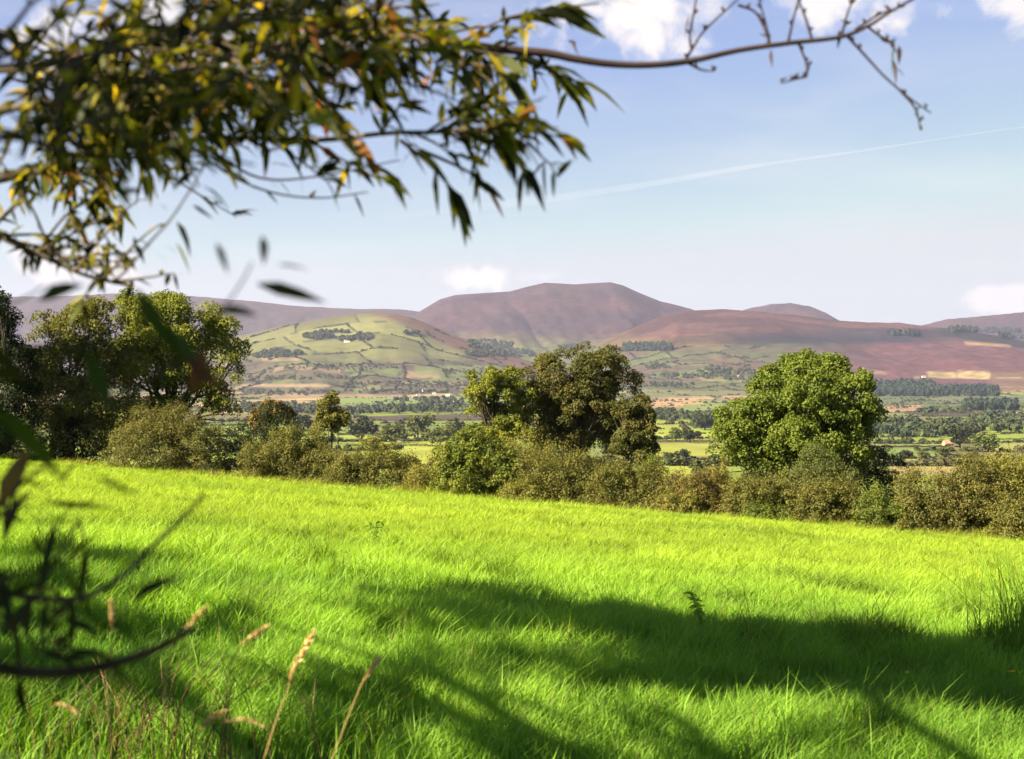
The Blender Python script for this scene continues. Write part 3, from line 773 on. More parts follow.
def hedge_line(pts, hgt, label, pal, seed, w=1.3, dens=34, gap=0.0):
    rng = np.random.default_rng(seed); P = []
    for (a, b) in zip(pts[:-1], pts[1:]):
        m = max(2, int(abs(b[0] - a[0]) / 2))
        for t in np.linspace(0, 1, m, endpoint=False):
            P.append(hit(a[0] + (b[0] - a[0]) * t, a[1] + (b[1] - a[1]) * t, ymin=110))
    P = np.array(P); root = P[len(P) // 2].copy()
    L = np.linalg.norm(np.diff(P, axis=0), axis=1).sum(); n = int(L * dens)
    t = rng.random(n) * (len(P) - 1.01); k = t.astype(int); Q = P[k] + (P[k + 1] - P[k]) * (t - k)[:, None]
    hh = hgt * (.5 + .9 * vnoise(t * .8, t * 0 + seed, 3))
    ang = rng.random(n) * 3.1416; rad = .5 + .5 * rng.random(n) ** .5
    Q = Q + np.stack([rng.normal(size=n) * .5, np.cos(ang) * w * rad, np.sin(ang) * hh * rad], 1)
    N = unit(rng.normal(size=(n, 3)) * .6 + np.stack([ang * 0, np.cos(ang), np.sin(ang) + .3], 1))
    pal = np.asarray(pal); cols = pal[rng.integers(len(pal), size=n)] * (.75 + .5 * rng.random(n))[:, None]
    g = Geo(); v, f, c = leaf_quads(Q - root, N, .55, .7, rng, cols); g.add(v, f, c)
    return tag(link('hedge', g.mesh('hedge', M_leaf), None, root), label, 'hedge')
hedge_line([(345, 446), (400, 446), (475, 447)], 2.2, 'thin hedge between two bright fields left of the bright green bush', P_DARK, 1)
hedge_line([(355, 434), (420, 433), (480, 434)], 3.0, 'tree lined hedge at the top of the bright fields left of the small ash', P_SAGE, 2)
hedge_line([(640, 442), (700, 442), (745, 441)], 2.6, 'hedge along the top of the bright field left of the lone ash', P_DARK, 3)
hedge_line([(640, 459), (690, 461), (735, 458)], 2.0, 'lower hedge across the bright fields behind the smaller brown tree', P_DARK, 4)
hedge_line([(868, 447), (915, 447), (962, 447)], 1.6, 'thin hedge between strip fields left of the brick house', P_DARK, 5)
hedge_line([(868, 458), (915, 459), (965, 457)], 2.0, 'hedge with small bushes below the brick house', P_DARK, 6)
hedge_line([(640, 419), (700, 418), (745, 417)], 3.0, 'dark hedge at the foot of the valley wood left of the lone ash', P_DARK, 7)
hedge_line([(980, 440), (1060, 439)], 2.0, 'hedge at the top of the pale field by the right edge', P_DARK, 8)
hedge_line([(285, 432), (345, 431)], 2.4, 'dark hedge behind the slim upright olive tree', P_DARK, 9)

def wood(name, spots, label, hgt, pal, seed, conifer=False):
    """spots: (px,py,rx_px,ry_px,count)"""
    rng = np.random.default_rng(seed); C, S, K = [], [], []
    for (px, py, rx, ry, n) in spots:
        for i in range(n):
            a = rng.uniform(0, 6.28); q = math.sqrt(rng.random())
            if conifer: qx, qy = px + rng.uniform(-rx, rx), py + rng.uniform(-ry, ry)
            else: qx, qy = px + math.cos(a) * q * rx, py + math.sin(a) * q * ry
            x, y, z = hit(qx, qy, ymin=500)
            h = hgt * rng.uniform(.75, 1.25)
            S.append((h * .42, h * .42, h * .75) if conifer else (h * rng.uniform(.4, .62), h * rng.uniform(.4, .62), h * .55))
            C.append((x, y, z + h * .45)); K.append(pal[rng.integers(len(pal))])
    return blobs(name, C, S, K, label, 'wood', seed)
PW = [(0.020, 0.034, 0.016), (0.030, 0.044, 0.020), (0.045, 0.055, 0.022)]
PC = [(0.014, 0.026, 0.018), (0.020, 0.034, 0.022)]
wood('conifer_wood', [(935, 393, 62, 3.5, 700), (900, 388, 35, 4, 300)], 'long dark conifer plantation below the two pale cornfields', 20, PC, 401, True)
wood('conifer_wood', [(990, 408, 26, 2.6, 260)], 'dark conifer block at the right edge below the long plantation', 17, PC, 402, True)
wood('conifer_wood', [(648, 349, 24, 2.2, 170)], 'dark conifer block on the lower slope above the big brown tree', 24, PC, 403, True)
wood('conifer_wood', [(985, 332, 36, 1.0, 120), (1018, 338, 18, 1.5, 70), (905, 335.5, 16, .8, 36)], 'dark belt of conifers along the crest of the heather slope', 26, PC, 404, True)
wood('woodland', [(318, 337, 16, 2.6, 60), (345, 340, 8, 2, 34), (362, 338, 10, 3, 40), (330, 333, 24, .6, 20)], 'small wood round the pale farmyard high on the green hill', 17, PW, 405)
wood('woodland', [(280, 354, 22, 3, 90), (262, 357, 10, 1.5, 30)], 'dark wood at the left foot of the green hill fields', 16, PW, 406)
wood('woodland', [(490, 345, 24, 5, 130), (515, 354, 24, 3.5, 110), (478, 355, 14, 2, 40), (412, 334, 7, 1.2, 14), (572, 348, 16, 2.2, 50)], 'scattered woods in the side valley right of the green hill', 17, PW, 407)
wood('woodland', [(690, 377, 40, 2, 55), (730, 372, 34, 2.4, 62), (670, 386, 26, 1.6, 37), (745, 379, 22, 2, 37), (660, 368, 14, 2, 24)], 'belts of trees on the valley side left of the lone ash', 15, PW, 408)
wood('woodland', [(330, 412, 95, 3.4, 142), (420, 410, 60, 4, 105), (270, 408, 50, 3, 68), (440, 402, 50, 3, 55)], 'belt of dark valley woodland below the rough upland at the left', 14, PW, 409)
wood('woodland', [(920, 433, 60, 5, 136), (985, 428, 50, 5, 111), (890, 424, 30, 2, 37), (1010, 420, 40, 5, 74), (940, 413, 30, 1.5, 31)], 'belt of valley woodland round the white farm at the right', 12, PW, 410)
wood('woodland', [(690, 418, 50, 3, 99), (720, 424, 30, 4, 68), (660, 414, 24, 2, 31)], 'belt of dark woodland above the bright fields left of the lone ash', 12, PW, 411)
wood('woodland', [(300, 378, 70, 2, 70), (400, 384, 60, 2, 80), (340, 368, 60, 3, 60), (480, 372, 40, 3, 70), (440, 386, 40, 3, 60), (290, 393, 50, 3, 80), (380, 392, 60, 2, 70)], 'patchy scrub and copses on the rough upland below the green hill', 9, PW + [(0.07, .06, .035)], 412)

# ------------------------------------------------------------------ houses
def box(g, x0, x1, y0, y1, z0, z1, col=(.5, .5, .5)):
    v = [(x0, y0, z0), (x1, y0, z0), (x1, y1, z0), (x0, y1, z0), (x0, y0, z1), (x1, y0, z1), (x1, y1, z1), (x0, y1, z1)]
    g.add(v, [[0, 3, 2, 1], [4, 5, 6, 7], [0, 1, 5, 4], [1, 2, 6, 5], [2, 3, 7, 6], [3, 0, 4, 7]], col)
def house(px, py, w, d, h, label, group=None, brick=False, rot=None, name='house', chim=True):
    x, y, z = hit(px, py, ymin=600)
    t = thing(name, (x, y, z), label, 'house', group)
    t.rotation_euler = (0, 0, random.uniform(-.5, .5) if rot is None else rot)
    g = Geo(); rh = h + d * 0.42
    v = [(-w / 2, -d / 2, -2), (w / 2, -d / 2, -2), (w / 2, d / 2, -2), (-w / 2, d / 2, -2), (-w / 2, -d / 2, h), (w / 2, -d / 2, h), (w / 2, d / 2, h), (-w / 2, d / 2, h), (-w / 2, 0, rh), (w / 2, 0, rh)]
    g.add(v, [[0, 1, 5, 4], [1, 2, 6, 5], [2, 3, 7, 6], [3, 0, 4, 7]]); o = g.n - 10
    g.l.append(np.array([4, 7, 8, 5, 9, 6]) + o); g.s.append(np.array([3, 3])) 
    link('wall', g.mesh('wall', M_wall2 if brick else M_wall), t)
    g = Geo(); e = .35; zz = h - e * .84
    for sgn in (-1, 1):
        a = [(-w / 2 - e, sgn * (d / 2 + e), zz + .05), (w / 2 + e, sgn * (d / 2 + e), zz + .05), (w / 2 + e, 0, rh + .05), (-w / 2 - e, 0, rh + .05)]
        b = [(p[0], p[1], p[2] + .22) for p in a]
        g.add(a + b, [[0, 1, 2, 3], [4, 5, 6, 7], [0, 1, 5, 4], [1, 2, 6, 5], [2, 3, 7, 6], [3, 0, 4, 7]])
    rf = link('roof', g.mesh('roof', M_roof2 if brick else M_roof), t)
    if chim:
        g = Geo(); box(g, w * .34, w * .34 + .9, -.4, .4, rh - .8, rh + 1.2); link('chimney', g.mesh('chimney', M_wall2 if brick else M_wall), rf)
    for i, fx in enumerate((-.3, .3)):
        g = Geo(); box(g, fx * w - .55, fx * w + .55, -d / 2 - .06, -d / 2 + .05, 1.0, 2.3); link('window', g.mesh('window', M_glass), t)
    g = Geo(); box(g, -.5, .5, -d / 2 - .07, -d / 2 + .05, 0, 2.1); link('door', g.mesh('door', M_roof2), t)
    return t
GH = 'white cottages of the hamlet left of the small ash'
for i, (px, py) in enumerate([(418, 396), (427, 399), (434, 394), (441, 400), (448, 396), (437, 404), (452, 402), (424, 391), (410, 400)]):
    house(px, py, random.uniform(9, 15), 7, random.uniform(3.2, 5), 'small white cottage with a slate roof in the hamlet left of the small ash', GH)
house(938, 427.5, 22, 8, 4.2, 'long white farmhouse among the trees right of the lone ash', rot=.1)
house(912, 427, 9, 7, 3.8, 'small white farm cottage left of the long white farmhouse', rot=-.3)
house(948, 447, 9, 7, 3.6, 'brick house with a tiled roof below the white farmhouse', brick=True, rot=.2)
house(347, 342, 26, 10, 5, 'pale farmhouse in the wood high on the green hill', rot=.1)
house(738, 377, 14, 8, 4, 'white farmhouse on the valley side left of the lone ash top', rot=-.1)
house(924, 377.4, 16, 9, 4, 'white farmhouse beside the pale cornfields', rot=.2)

# ------------------------------------------------------------------ willow overhead, its boughs in the picture
def PP(px, py, d): return np.array([(px - CX) / F * d, d, EYE + (CY - py) / F * d])

L_DARK = np.array([(0.012, 0.016, 0.005), (0.024, 0.032, 0.007), (0.060, 0.075, 0.012), (0.11, 0.125, 0.014), (0.19, 0.18, 0.018), (0.26, 0.21, 0.022), (0.20, 0.08, 0.02)])  # near-black shaded and yellow backlit tones mixed into the leaf colours
L_P = np.array([.26, .22, .13, .14, .15, .07, .03])

def willow_leaves(g, P, T, length, rng, widths=0.29, bend=0.35, pal=L_DARK, prob=L_P, droop=0.25):
    """curved lanceolate blades: 3 quads + tip; P base, T direction"""
    n = len(P); T = unit(T)
    side = unit(np.cross(T, rng.normal(size=(n, 3)) * .6 + np.array([0, 0, 1.0])))
    up = np.cross(side, T)
    Ls = (length * (0.6 + 0.7 * rng.random(n)))[:, None]
    st = [0, .3, .62, 1.0]; wd = [.18, .95, .75, 0.02]
    b = (bend * (rng.random(n) - .2))[:, None]
    V = []
    for s_, w_ in zip(st, wd):
        c = P + T * Ls * s_ - np.array([0, 0, 1.0]) * Ls * droop * s_ * s_ + side * Ls * b * s_ * s_
        w = side * Ls * widths * .5 * w_ 
        lift = up * Ls * widths * .18 * w_
        V += [c - w + lift, c + w + lift]
    V = np.stack(V, 1).reshape(-1, 3)
    i = np.arange(n)[:, None] * 8
    f = np.concatenate([i + [2 * k, 2 * k + 1, 2 * k + 3, 2 * k + 2] for k in range(3)], 0)
    k = rng.choice(len(pal), n, p=prob)
    c = pal[k] * (0.75 + .5 * rng.random(n))[:, None]
    g.add(V, f, np.repeat(c, 8, 0))

WB = (0.075, 0.058, 0.042)
wx, wy = -6.2, 1.6
wroot = np.array([wx, wy, gz(wx, wy)])
willow = thing('willow_tree', wroot, 'big willow whose leafy boughs hang across the upper left of the view', 'tree')
def wadd(name, g, mat, smooth_shade=False, parent=None):
    for i in range(len(g.v)): g.v[i] = g.v[i] - wroot
    return link(name, g.mesh(name, mat, smooth_shade), willow if parent is None else parent)

rw = np.random.default_rng(21)
# grass that lies in the willow's shade in the photo: centre, crown lobe radius (m) and height above the grass
SHADE = [(470, 590, .9, 8.2), (540, 606, 1.0, 8.6), (610, 620, 1.0, 8.0), (690, 630, 1.0, 9.0), (770, 640, 1.0, 8.4), (850, 648, 1.1, 9.2), (930, 655, 1.1, 8.6), (1010, 662, 1.2, 9.4), (1090, 668, 1.2, 9.0),
         (470, 622, .75, 7.2), (530, 636, .6, 7.6), (650, 648, .8, 7.4), (720, 664, .95, 8.0), (790, 672, 1.0, 7.6), (860, 676, 1.0, 8.2), (930, 682, 1.0, 7.8), (1010, 688, 1.0, 8.4), (1090, 694, 1.0, 8.0),
         (340, 692, .5, 6.4), (420, 684, .5, 6.8), (500, 680, .5, 6.6), (385, 712, .35, 6.0), (140, 570, .8, 7.4), (70, 565, .8, 7.6), (205, 612, .6, 7.0), (150, 640, .7, 7.0), (60, 610, .9, 7.2), (90, 715, .5, 6.0), (20, 690, .7, 6.4), (240, 655, .35, 6.2)]
# crown out of frame, lobes placed to shade the boughs, shrub and near grass
WL = [(-6.4, 4.0, 6.0, 2.6, 2.6, 2.2), (-4.6, 2.0, 5.2, 1.7, 1.6, 1.3), (-7.4, 6.6, 6.8, 2.6, 2.6, 2.4), (-5.6, 5.0, 8.6, 2.5, 2.5, 2.0), (-3.0, 1.2, 4.6, 1.2, 1.2, .8),
      (-8.0, 9.0, 6.4, 2.4, 2.2, 2.2), (-7.2, 7.5, 10.0, 2.4, 2.4, 1.9), (-9.5, 4.5, 7.0, 2.6, 2.4, 2.4), (-8.4, 5.5, 10.8, 2.2, 2.2, 1.8), (-9.6, 10.0, 8.5, 2.2, 2.0, 2.0), (-2.1, 2.5, 4.0, .9, .9, .5)]
WL = [(-2.9, .05, 3.7, .9, .9, .8), (-3.9, 0, 3.6, .85, .85, .8), (-8.2, -2.6, 6.0, 1.3, 1.3, 1.1)]
EL = math.radians(36); SUNV = np.array([-0.733, -0.342, 0.588])
for (px, py, r_, h_) in SHADE:
    x_, y_, z_ = hit(px, py + (13 if py < 660 else 20) * (px > 300), ymin=5, ymax=80); r_ = r_ * (1.10 if px > 600 else (1.05 if px < 260 else (.8 if px < 440 else .92)))
    p_ = np.array([x_, y_, z_]) + SUNV * (h_ / SUNV[2])
    WL.append((p_[0], p_[1], p_[2], r_, r_, r_ * .8))
g = Geo()
leaf_cloud(g, WL, 60000, 0.20, rw, L_DARK[:4], up=.3, aspect=.45, sub_r=.40, subs=22)
wadd('crown', g, M_near)
g = Geo()
tp = spline([wroot + [0, 0, -.3], wroot + [.1, 0, 1.6], wroot + [-.1, .2, 3.4], wroot + [-.4, .6, 6.0], wroot + [-.8, 1.2, 9.5]], 5)
tube(g, tp, np.linspace(.34, .05, len(tp)), 12, WB)
for L in WL:
    a = tp[int(len(tp) * rw.uniform(.35, .8))]; e = np.array(L[:3])
    p = spline([a, (a + e) / 2 + rw.normal(size=3) * .3, e], 5); tube(g, p, np.linspace(.06, .012, len(p)), 7, WB)
wadd('trunk', g, M_bark, True)

twigs_g = Geo(); leaves_g = Geo()
def twig(p0, dir0, length, rng, r=0.0035, nleaf=12, leaf=0.075, droop=.35, leafy=True, pal=L_DARK, prob=L_P):
    n = 7; d = unit(np.asarray(dir0, float)); p = np.array(p0, float); pts = [p.copy()]
    for i in range(n):
        d = unit(d + rng.normal(size=3) * 0.10 + np.array([0, 0, -droop / n])); p = p + d * length / n; pts.append(p.copy())
    pts = np.array(pts)
    tube(twigs_g, pts, np.linspace(r, r * .35, len(pts)), 5, np.array(WB) * rng.uniform(.6, 1.2))
    if leafy:
        t = np.sort(rng.random(nleaf) ** .8) * n * .999; i0 = t.astype(int)
        P = pts[i0] + (pts[i0 + 1] - pts[i0]) * (t - i0)[:, None]
        T = unit(pts[i0 + 1] - pts[i0]) * .8 + rng.normal(size=(nleaf, 3)) * .75 + np.array([0.15, 0, -.05])
        willow_leaves(leaves_g, P, T, leaf, rng, pal=pal, prob=prob)
    return pts

def bough(ctrl, r0, r1, per=8, col=WB):
    p = spline([PP(*c) for c in ctrl], per)
    g = Geo(); tube(g, p, np.linspace(r0, r1, len(p)), 8, col)
    wadd('bough', g, M_bark, True)
    return p

B = {}
B['low'] = bough([(-330, 190, 3.4), (-120, 205, 3.0), (0, 178, 2.8), (60, 165, 2.8), (110, 140, 2.75), (150, 106, 2.7), (185, 82, 2.7), (245, 48, 2.65), (330, 18, 2.6)], .013, .005, col=(.045, .036, .028))
B['fork'] = bough([(118, 134, 2.75), (165, 112, 2.75), (215, 96, 2.7), (275, 88, 2.65), (335, 62, 2.6), (400, 40, 2.55)], .012, .004)
B['level'] = bough([(95, 152, 2.78), (160, 142, 2.7), (250, 138, 2.6), (320, 140, 2.55), (390, 133, 2.5), (450, 132, 2.45), (500, 128, 2.4)], .007, .003)
B['top'] = bough([(-300, -110, 3.4), (60, -60, 3.1), (250, -10, 3.0), (360, 18, 2.95), (430, 38, 2.9), (490, 48, 2.9), (545, 53, 2.9), (575, 59, 2.9), (610, 64, 2.9), (650, 65, 2.9), (690, 61, 2.9), (740, 50, 2.9), (790, 43, 2.9), (840, 37, 2.9), (868, 26, 2.9), (890, 12, 2.9), (918, -4, 2.9)], .013, .0026, col=(.035, .024, .024))
B['under'] = bough([(-220, 120, 3.2), (-60, 195, 2.9), (0, 236, 2.7), (45, 257, 2.65), (85, 275, 2.6), (130, 286, 2.6)], .0075, .0028, col=(.04, .032, .028))
B['high'] = bough([(-200, 60, 2.9), (0, 70, 2.6), (90, 52, 2.5), (200, 20, 2.45), (330, -20, 2.4)], .008, .003)
B['mid'] = bough([(-160, 120, 2.6), (0, 110, 2.4), (100, 92, 2.35), (190, 68, 2.3), (300, 40, 2.3), (430, 15, 2.3)], .007, .003)

B['front'] = bough([(-420, 40, 2.2), (-150, 60, 1.7), (0, 66, 1.6), (130, 48, 1.55), (260, 18, 1.5), (400, -14, 1.5), (520, -30, 1.5)], .0045, .0015, col=(.04, .032, .026))
B['front2'] = bough([(-420, 190, 2.1), (-150, 170, 1.7), (0, 140, 1.6), (90, 122, 1.6), (180, 96, 1.6), (270, 62, 1.6)], .0035, .0012, col=(.04, .032, .026))

def grow(bn, n, ln, nleaf, leaf, rng, lo=0.05, hi=1.0, up=0.0, dirx=.6, spread=.8, droop=.35, pal=L_DARK, prob=L_P, dz=(-.3, .6)):
    p = B[bn]
    for i in range(n):
        t = rng.uniform(lo, hi) * (len(p) - 1.001); k = int(t)
        a = p[k] + (p[k + 1] - p[k]) * (t - k)
        d = np.array([dirx + rng.normal() * .4, rng.normal() * .7, rng.uniform(*dz)])
        twig(a, d, ln * rng.uniform(.5, 1.2), rng, nleaf=int(nleaf * rng.uniform(.6, 1.3)), leaf=leaf, droop=droop, pal=pal, prob=prob)
grow('low', 56, .28, 14, .047, rw, lo=.3, dz=(-.25, .8), dirx=.3)
grow('low', 14, .18, 10, .045, rw, lo=.3, hi=.6, dz=(-.4, .1), dirx=.2)
grow('fork', 44, .26, 13, .047, rw, hi=.85, dz=(-.15, .7), dirx=.3)
grow('high', 72, .28, 14, .047, rw, lo=.25, dz=(-.5, .5), dirx=.2)
grow('mid', 70, .28, 14, .047, rw, lo=.25, hi=.95, dz=(-.35, .5), dirx=.2)
grow('top', 38, .24, 13, .048, rw, lo=.15, hi=.36, dz=(-.6, .3), dirx=.2)
grow('level', 18, .16, 9, .055, rw, lo=.25, dz=(-.2, .5), dirx=.5)
grow('level', 5, .12, 7, .058, rw, lo=.80, dz=(-.3, .3), dirx=.8)
grow('front', 18, .2, 12, .036, rw, lo=.3, hi=.7, dz=(-.4, .5), dirx=.2, droop=.15)
grow('front2', 14, .18, 11, .034, rw, lo=.3, dz=(-.3, .5), dirx=.2, droop=.15)
grow('under', 26, .20, 10, .036, rw, lo=.3, dz=(-.1, .9), dirx=.5)
# drooping leafy sprays at the right end of the canopy
def spray(ctrl, nleaf, leaf, r=.004, pal=L_DARK, prob=L_P, dirs=None, spread=.5):
    p = spline([PP(*c) for c in ctrl], 6)
    tube(twigs_g, p, np.linspace(r, r * .4, len(p)), 5, np.array(WB) * .7)
    if nleaf:
        t = np.sort(rw.random(nleaf)) * (len(p) - 1.01); k = t.astype(int)
        P = p[k] + (p[k + 1] - p[k]) * (t - k)[:, None]
        T = unit(p[k + 1] - p[k]) + rw.normal(size=(nleaf, 3)) * spread + np.array([.1, 0, -.3])
        willow_leaves(leaves_g, P, T, leaf, rw, pal=pal, prob=prob)
    return p
spray([(440, 40, 2.8), (470, 75, 2.7), (490, 118, 2.6), (500, 150, 2.55)], 6, .062)
spray([(450, 60, 2.75), (490, 68, 2.7), (520, 88, 2.7), (525, 110, 2.7)], 12, .068)
spray([(470, 50, 2.85), (520, 60, 2.85), (560, 75, 2.85), (582, 84, 2.85)], 14, .09, spread=.35)
spray([(500, 20, 2.8), (545, 10, 2.8), (600, 3, 2.8)], 12, .09, spread=.4)
spray([(450, 130, 2.5), (490, 142, 2.45), (520, 165, 2.45), (528, 195, 2.45)], 10, .064, spread=.35)
spray([(460, 130, 2.5), (510, 130, 2.5), (545, 128, 2.5), (572, 140, 2.5)], 12, .062, spread=.4)
spray([(400, 140, 2.5), (430, 165, 2.5), (452, 190, 2.5), (458, 205, 2.5)], 9, .062, spread=.35)
spray([(420, 150, 2.5), (465, 170, 2.5), (500, 195, 2.5)], 8, .058, spread=.4)
spray([(350, 135, 2.5), (370, 160, 2.5), (400, 180, 2.5)], 8, .06)
spray([(185, 140, 2.7), (225, 172, 2.6), (270, 192, 2.6), (320, 198, 2.6), (368, 192, 2.6)], 4, .04, r=.003)
spray([(210, 150, 2.7), (260, 178, 2.6), (320, 176, 2.6), (400, 160, 2.6)], 5, .045, r=.003)
# a few orange leaves near the middle of the canopy
OR = np.array([(.42, .10, .02), (.36, .15, .03)])
for (px, py) in ((312, 102), (318, 112), (324, 120), (308, 94), (285, 70), (212, 45), (400, 28)):
    willow_leaves(leaves_g, PP(px, py, 2.4)[None], np.array([[.3, 0, -1.]]), .035, rw, widths=.4, pal=OR, prob=np.array([.6, .4]))
# sapling-like twig with a few leaves below the bough
spray([(112, 281, 2.6), (120, 276, 2.4), (128, 268, 2.25), (150, 242, 2.2), (170, 220, 2.2), (190, 190, 2.2), (208, 160, 2.2)], 0, .05, r=.0028)
for (px, py, tx, ty, ln) in [(203, 186, 33, 18, .062), (193, 205, 28, 14, .05), (177, 222, 18, 22, .04), (168, 212, -8, -12, .03), (195, 188, -6, -10, .03), (160, 245, 26, 6, .05), (150, 250, 32, 14, .05), (176, 243, 10, 18, .035), (140, 256, -20, 10, .04)]:
    a = PP(px, py, 2.2); willow_leaves(leaves_g, a[None], np.array([[tx, 0, -ty]], float), ln, rw, widths=.22)
# the bare end of the top bough: side twigs and a few withered leaves
_keep = twigs_g; twigs_g = Geo()
BT = np.array([.028, .018, .019])
for c in ([(685, 61, 2.9), (694, 46, 2.9), (705, 30, 2.9), (737, 0, 2.9), (745, -10, 2.9)], [(692, 50, 2.9), (690, 35, 2.9), (696, 0, 2.9), (697, -20, 2.9)], [(738, 5, 2.9), (755, 12, 2.9), (765, 30, 2.9), (770, 45, 2.9)], [(770, 46, 2.9), (766, 25, 2.9), (758, -4, 2.9)], [(788, 43, 2.9), (793, 20, 2.9), (800, -6, 2.9)], [(812, 40, 2.9), (806, 20, 2.9), (800, 4, 2.9), (796, -8, 2.9)],
          [(798, 42, 2.9), (806, 62, 2.9), (807, 77, 2.9)], [(807, 76, 2.9), (795, 79, 2.9), (782, 83, 2.9)], [(846, 35, 2.9), (862, 52, 2.9), (882, 74, 2.9), (902, 92, 2.9), (915, 102, 2.9), (931, 113, 2.9)], [(900, 90, 2.9), (915, 108, 2.9), (921, 130, 2.9)], [(842, 36, 2.9), (846, 18, 2.9), (855, -6, 2.9)], [(868, 27, 2.9), (880, 36, 2.9), (890, 42, 2.9), (896, 52, 2.9)], [(688, 63, 2.9), (702, 70, 2.9), (714, 71, 2.9)], [(855, 30, 2.9), (880, 14, 2.9), (905, 6, 2.9)]):
    p = spline([PP(*q) for q in c], 5); tube(twigs_g, p, np.linspace(.0032, .0014, len(p)), 5, BT)
    for q in range(5):   # buds
        k = rw.integers(len(p)); tube(twigs_g, [p[k], p[k] + np.array([rw.normal() * .004, 0, .006]), p[k] + np.array([rw.normal() * .006, 0, .011])], [.003, .0036, .001], 5, BT)
wadd('side_twigs', twigs_g, M_bark, True); twigs_g = _keep
withered = np.array([(0.06, 0.035, 0.03), (0.09, 0.05, 0.035), (.05, .07, .03)]); wp = np.array([.5, .4, .1])
for (px, py, tx, ty, ln) in [(690, 15, -6, 26, .045), (688, 22, 8, 14, .03), (771, 50, 2, 18, .032), (873, 8, -4, 18, .03), (838, 38, 8, -4, .03), (895, 45, -2, 22, .05), (899, 46, 1, 28, .05), (893, 60, 3, 20, .04), (896, 68, 10, 8, .03), (880, 38, 12, 4, .025), (840, 30, -2, 10, .03), (576, 45, -10, -12, .04), (572, 40, 10, 18, .04)]:
    a = PP(px, py, 2.9); willow_leaves(leaves_g, a[None], np.array([[tx, 0, -ty]], float), ln, rw, widths=.34, pal=withered, prob=wp)
# close, very blurred hanging spray below the canopy
wadd('twigs', twigs_g, M_bark, True)
wadd('leaves', leaves_g, M_near)
twigs_g = Geo(); leaves_g = Geo()
for c in ([(110, 395, .95), (165, 372, .95), (210, 325, .95), (240, 285, .95), (252, 262, .95)], [(-60, 330, 1.0), (20, 300, 1.0), (45, 285, 1.0)], [(-80, 360, .9), (20, 370, .9), (70, 350, .9), (120, 350, .9), (165, 372, .95)]):
    p = spline([PP(q[0], q[1], q[2] * 1.35) for q in c], 5); tube(twigs_g, p, np.linspace(.0014, .0008, len(p)), 5, np.array(WB) * .35)
G1 = np.array([(0.022, 0.042, .006), (0.020, .026, .006), (.09, .04, .02)])  # dark greens paint the hanging leaves as shaded silhouettes
for (px, py, tx, ty, ln, d, ci, w) in [(216, 243, 14, 38, .028, 1.0, 1, .3), (262, 236, 2, 30, .022, 1.0, 1, .42), (278, 265, 34, 4, .024, 1.0, 1, .25), (258, 284, 46, 8, .034, 1.0, 1, .2), (218, 312, 48, 2, .036, .95, 0, .55),
                                     (136, 290, 36, 52, .036, .9, 0, .24), (166, 326, 34, 44, .034, .9, 0, .26), (182, 358, 26, 20, .022, .9, 2, .5), (203, 350, -6, 34, .026, .9, 2, .45), (85, 350, 22, 56, .032, .85, 0, .3), (20, 258, 30, 24, .022, 1.0, 1, .4), (40, 300, 26, -10, .022, 1.0, 0, .5),
                                     (-20, 345, 40, 30, .03, .8, 1, .4), (-6, 412, 50, 46, .036, .8, 0, .35), (-25, 372, 60, 10, .035, .85, 1, .4), (20, 348, 60, 8, .035, .85, 1, .25), (95, 478, 60, 22, .028, .9, 1, .2)]:
    a = PP(px, py, d * 1.35); willow_leaves(leaves_g, a[None], np.array([[tx, 0, -ty]], float), ln * 1.6, rw, widths=w, pal=G1[ci:ci + 1], prob=np.array([1.0]), bend=.1, droop=.05)
sp_ = wadd('hanging_spray', twigs_g, M_bark, True)
wadd('leaves', leaves_g, M_near, False, sp_)

# ------------------------------------------------------------------ dark shrub at the camera's left foot
sroot = np.array([-1.15, 1.45, gz(-1.15, 1.45)])
shrub = thing('shrub', sroot, 'dark blurred leafy shrub very near the camera at the lower left', 'shrub')
twigs_g = Geo(); leaves_g = Geo()
SD = np.array([(0.012, .020, .006), (.022, .034, .008), (.045, .065, .012), (.09, .06, .03)]); SP = np.array([.4, .35, .2, .05])
for c, r in (([tuple(sroot), (-.95, 1.48, .8), PP(-120, 640, 1.573), PP(0, 668, 1.573), PP(60, 673, 1.573), PP(120, 662, 1.573), PP(165, 645, 1.573), PP(192, 628, 1.573)], .006),
             ([tuple(sroot), (-.95, 1.5, .8), PP(-60, 560, 1.480), PP(0, 590, 1.480), PP(60, 600, 1.480), PP(110, 585, 1.480), PP(170, 530, 1.573), PP(205, 495, 1.573)], .0035),
             ([tuple(sroot), (-.9, 1.42, .8), PP(-40, 560, 1.388), PP(8, 520, 1.388), PP(16, 490, 1.388), PP(45, 466, 1.388)], .003),
             ([tuple(sroot), (-.95, 1.35, .8), PP(-40, 640, 1.480), PP(10, 630, 1.480), PP(50, 570, 1.480), PP(80, 520, 1.480)], .003)):
    p = spline(c, 6); tube(twigs_g, p, np.linspace(r * 1.85, r * .55, len(p)), 6, np.array(WB) * .6)
for (px, py, tx, ty, ln, w) in [(14, 470, 44, -20, .03, .22), (0, 505, 20, -40, .04, .3), (45, 502, 54, -2, .034, .22), (28, 520, 50, 16, .034, .24), (60, 485, 20, -24, .02, .4), (5, 540, 10, -50, .04, .3), (20, 480, 60, 20, .03, .2), (70, 560, 20, -18, .02, .5), (150, 650, 42, -22, .028, .3), (60, 660, 40, -10, .03, .4)]:
    willow_leaves(leaves_g, PP(px, py, 1.55)[None], np.array([[tx, 0, -ty]], float), ln * 2.0, rw, widths=w, pal=SD, prob=SP, bend=.5, droop=.05)
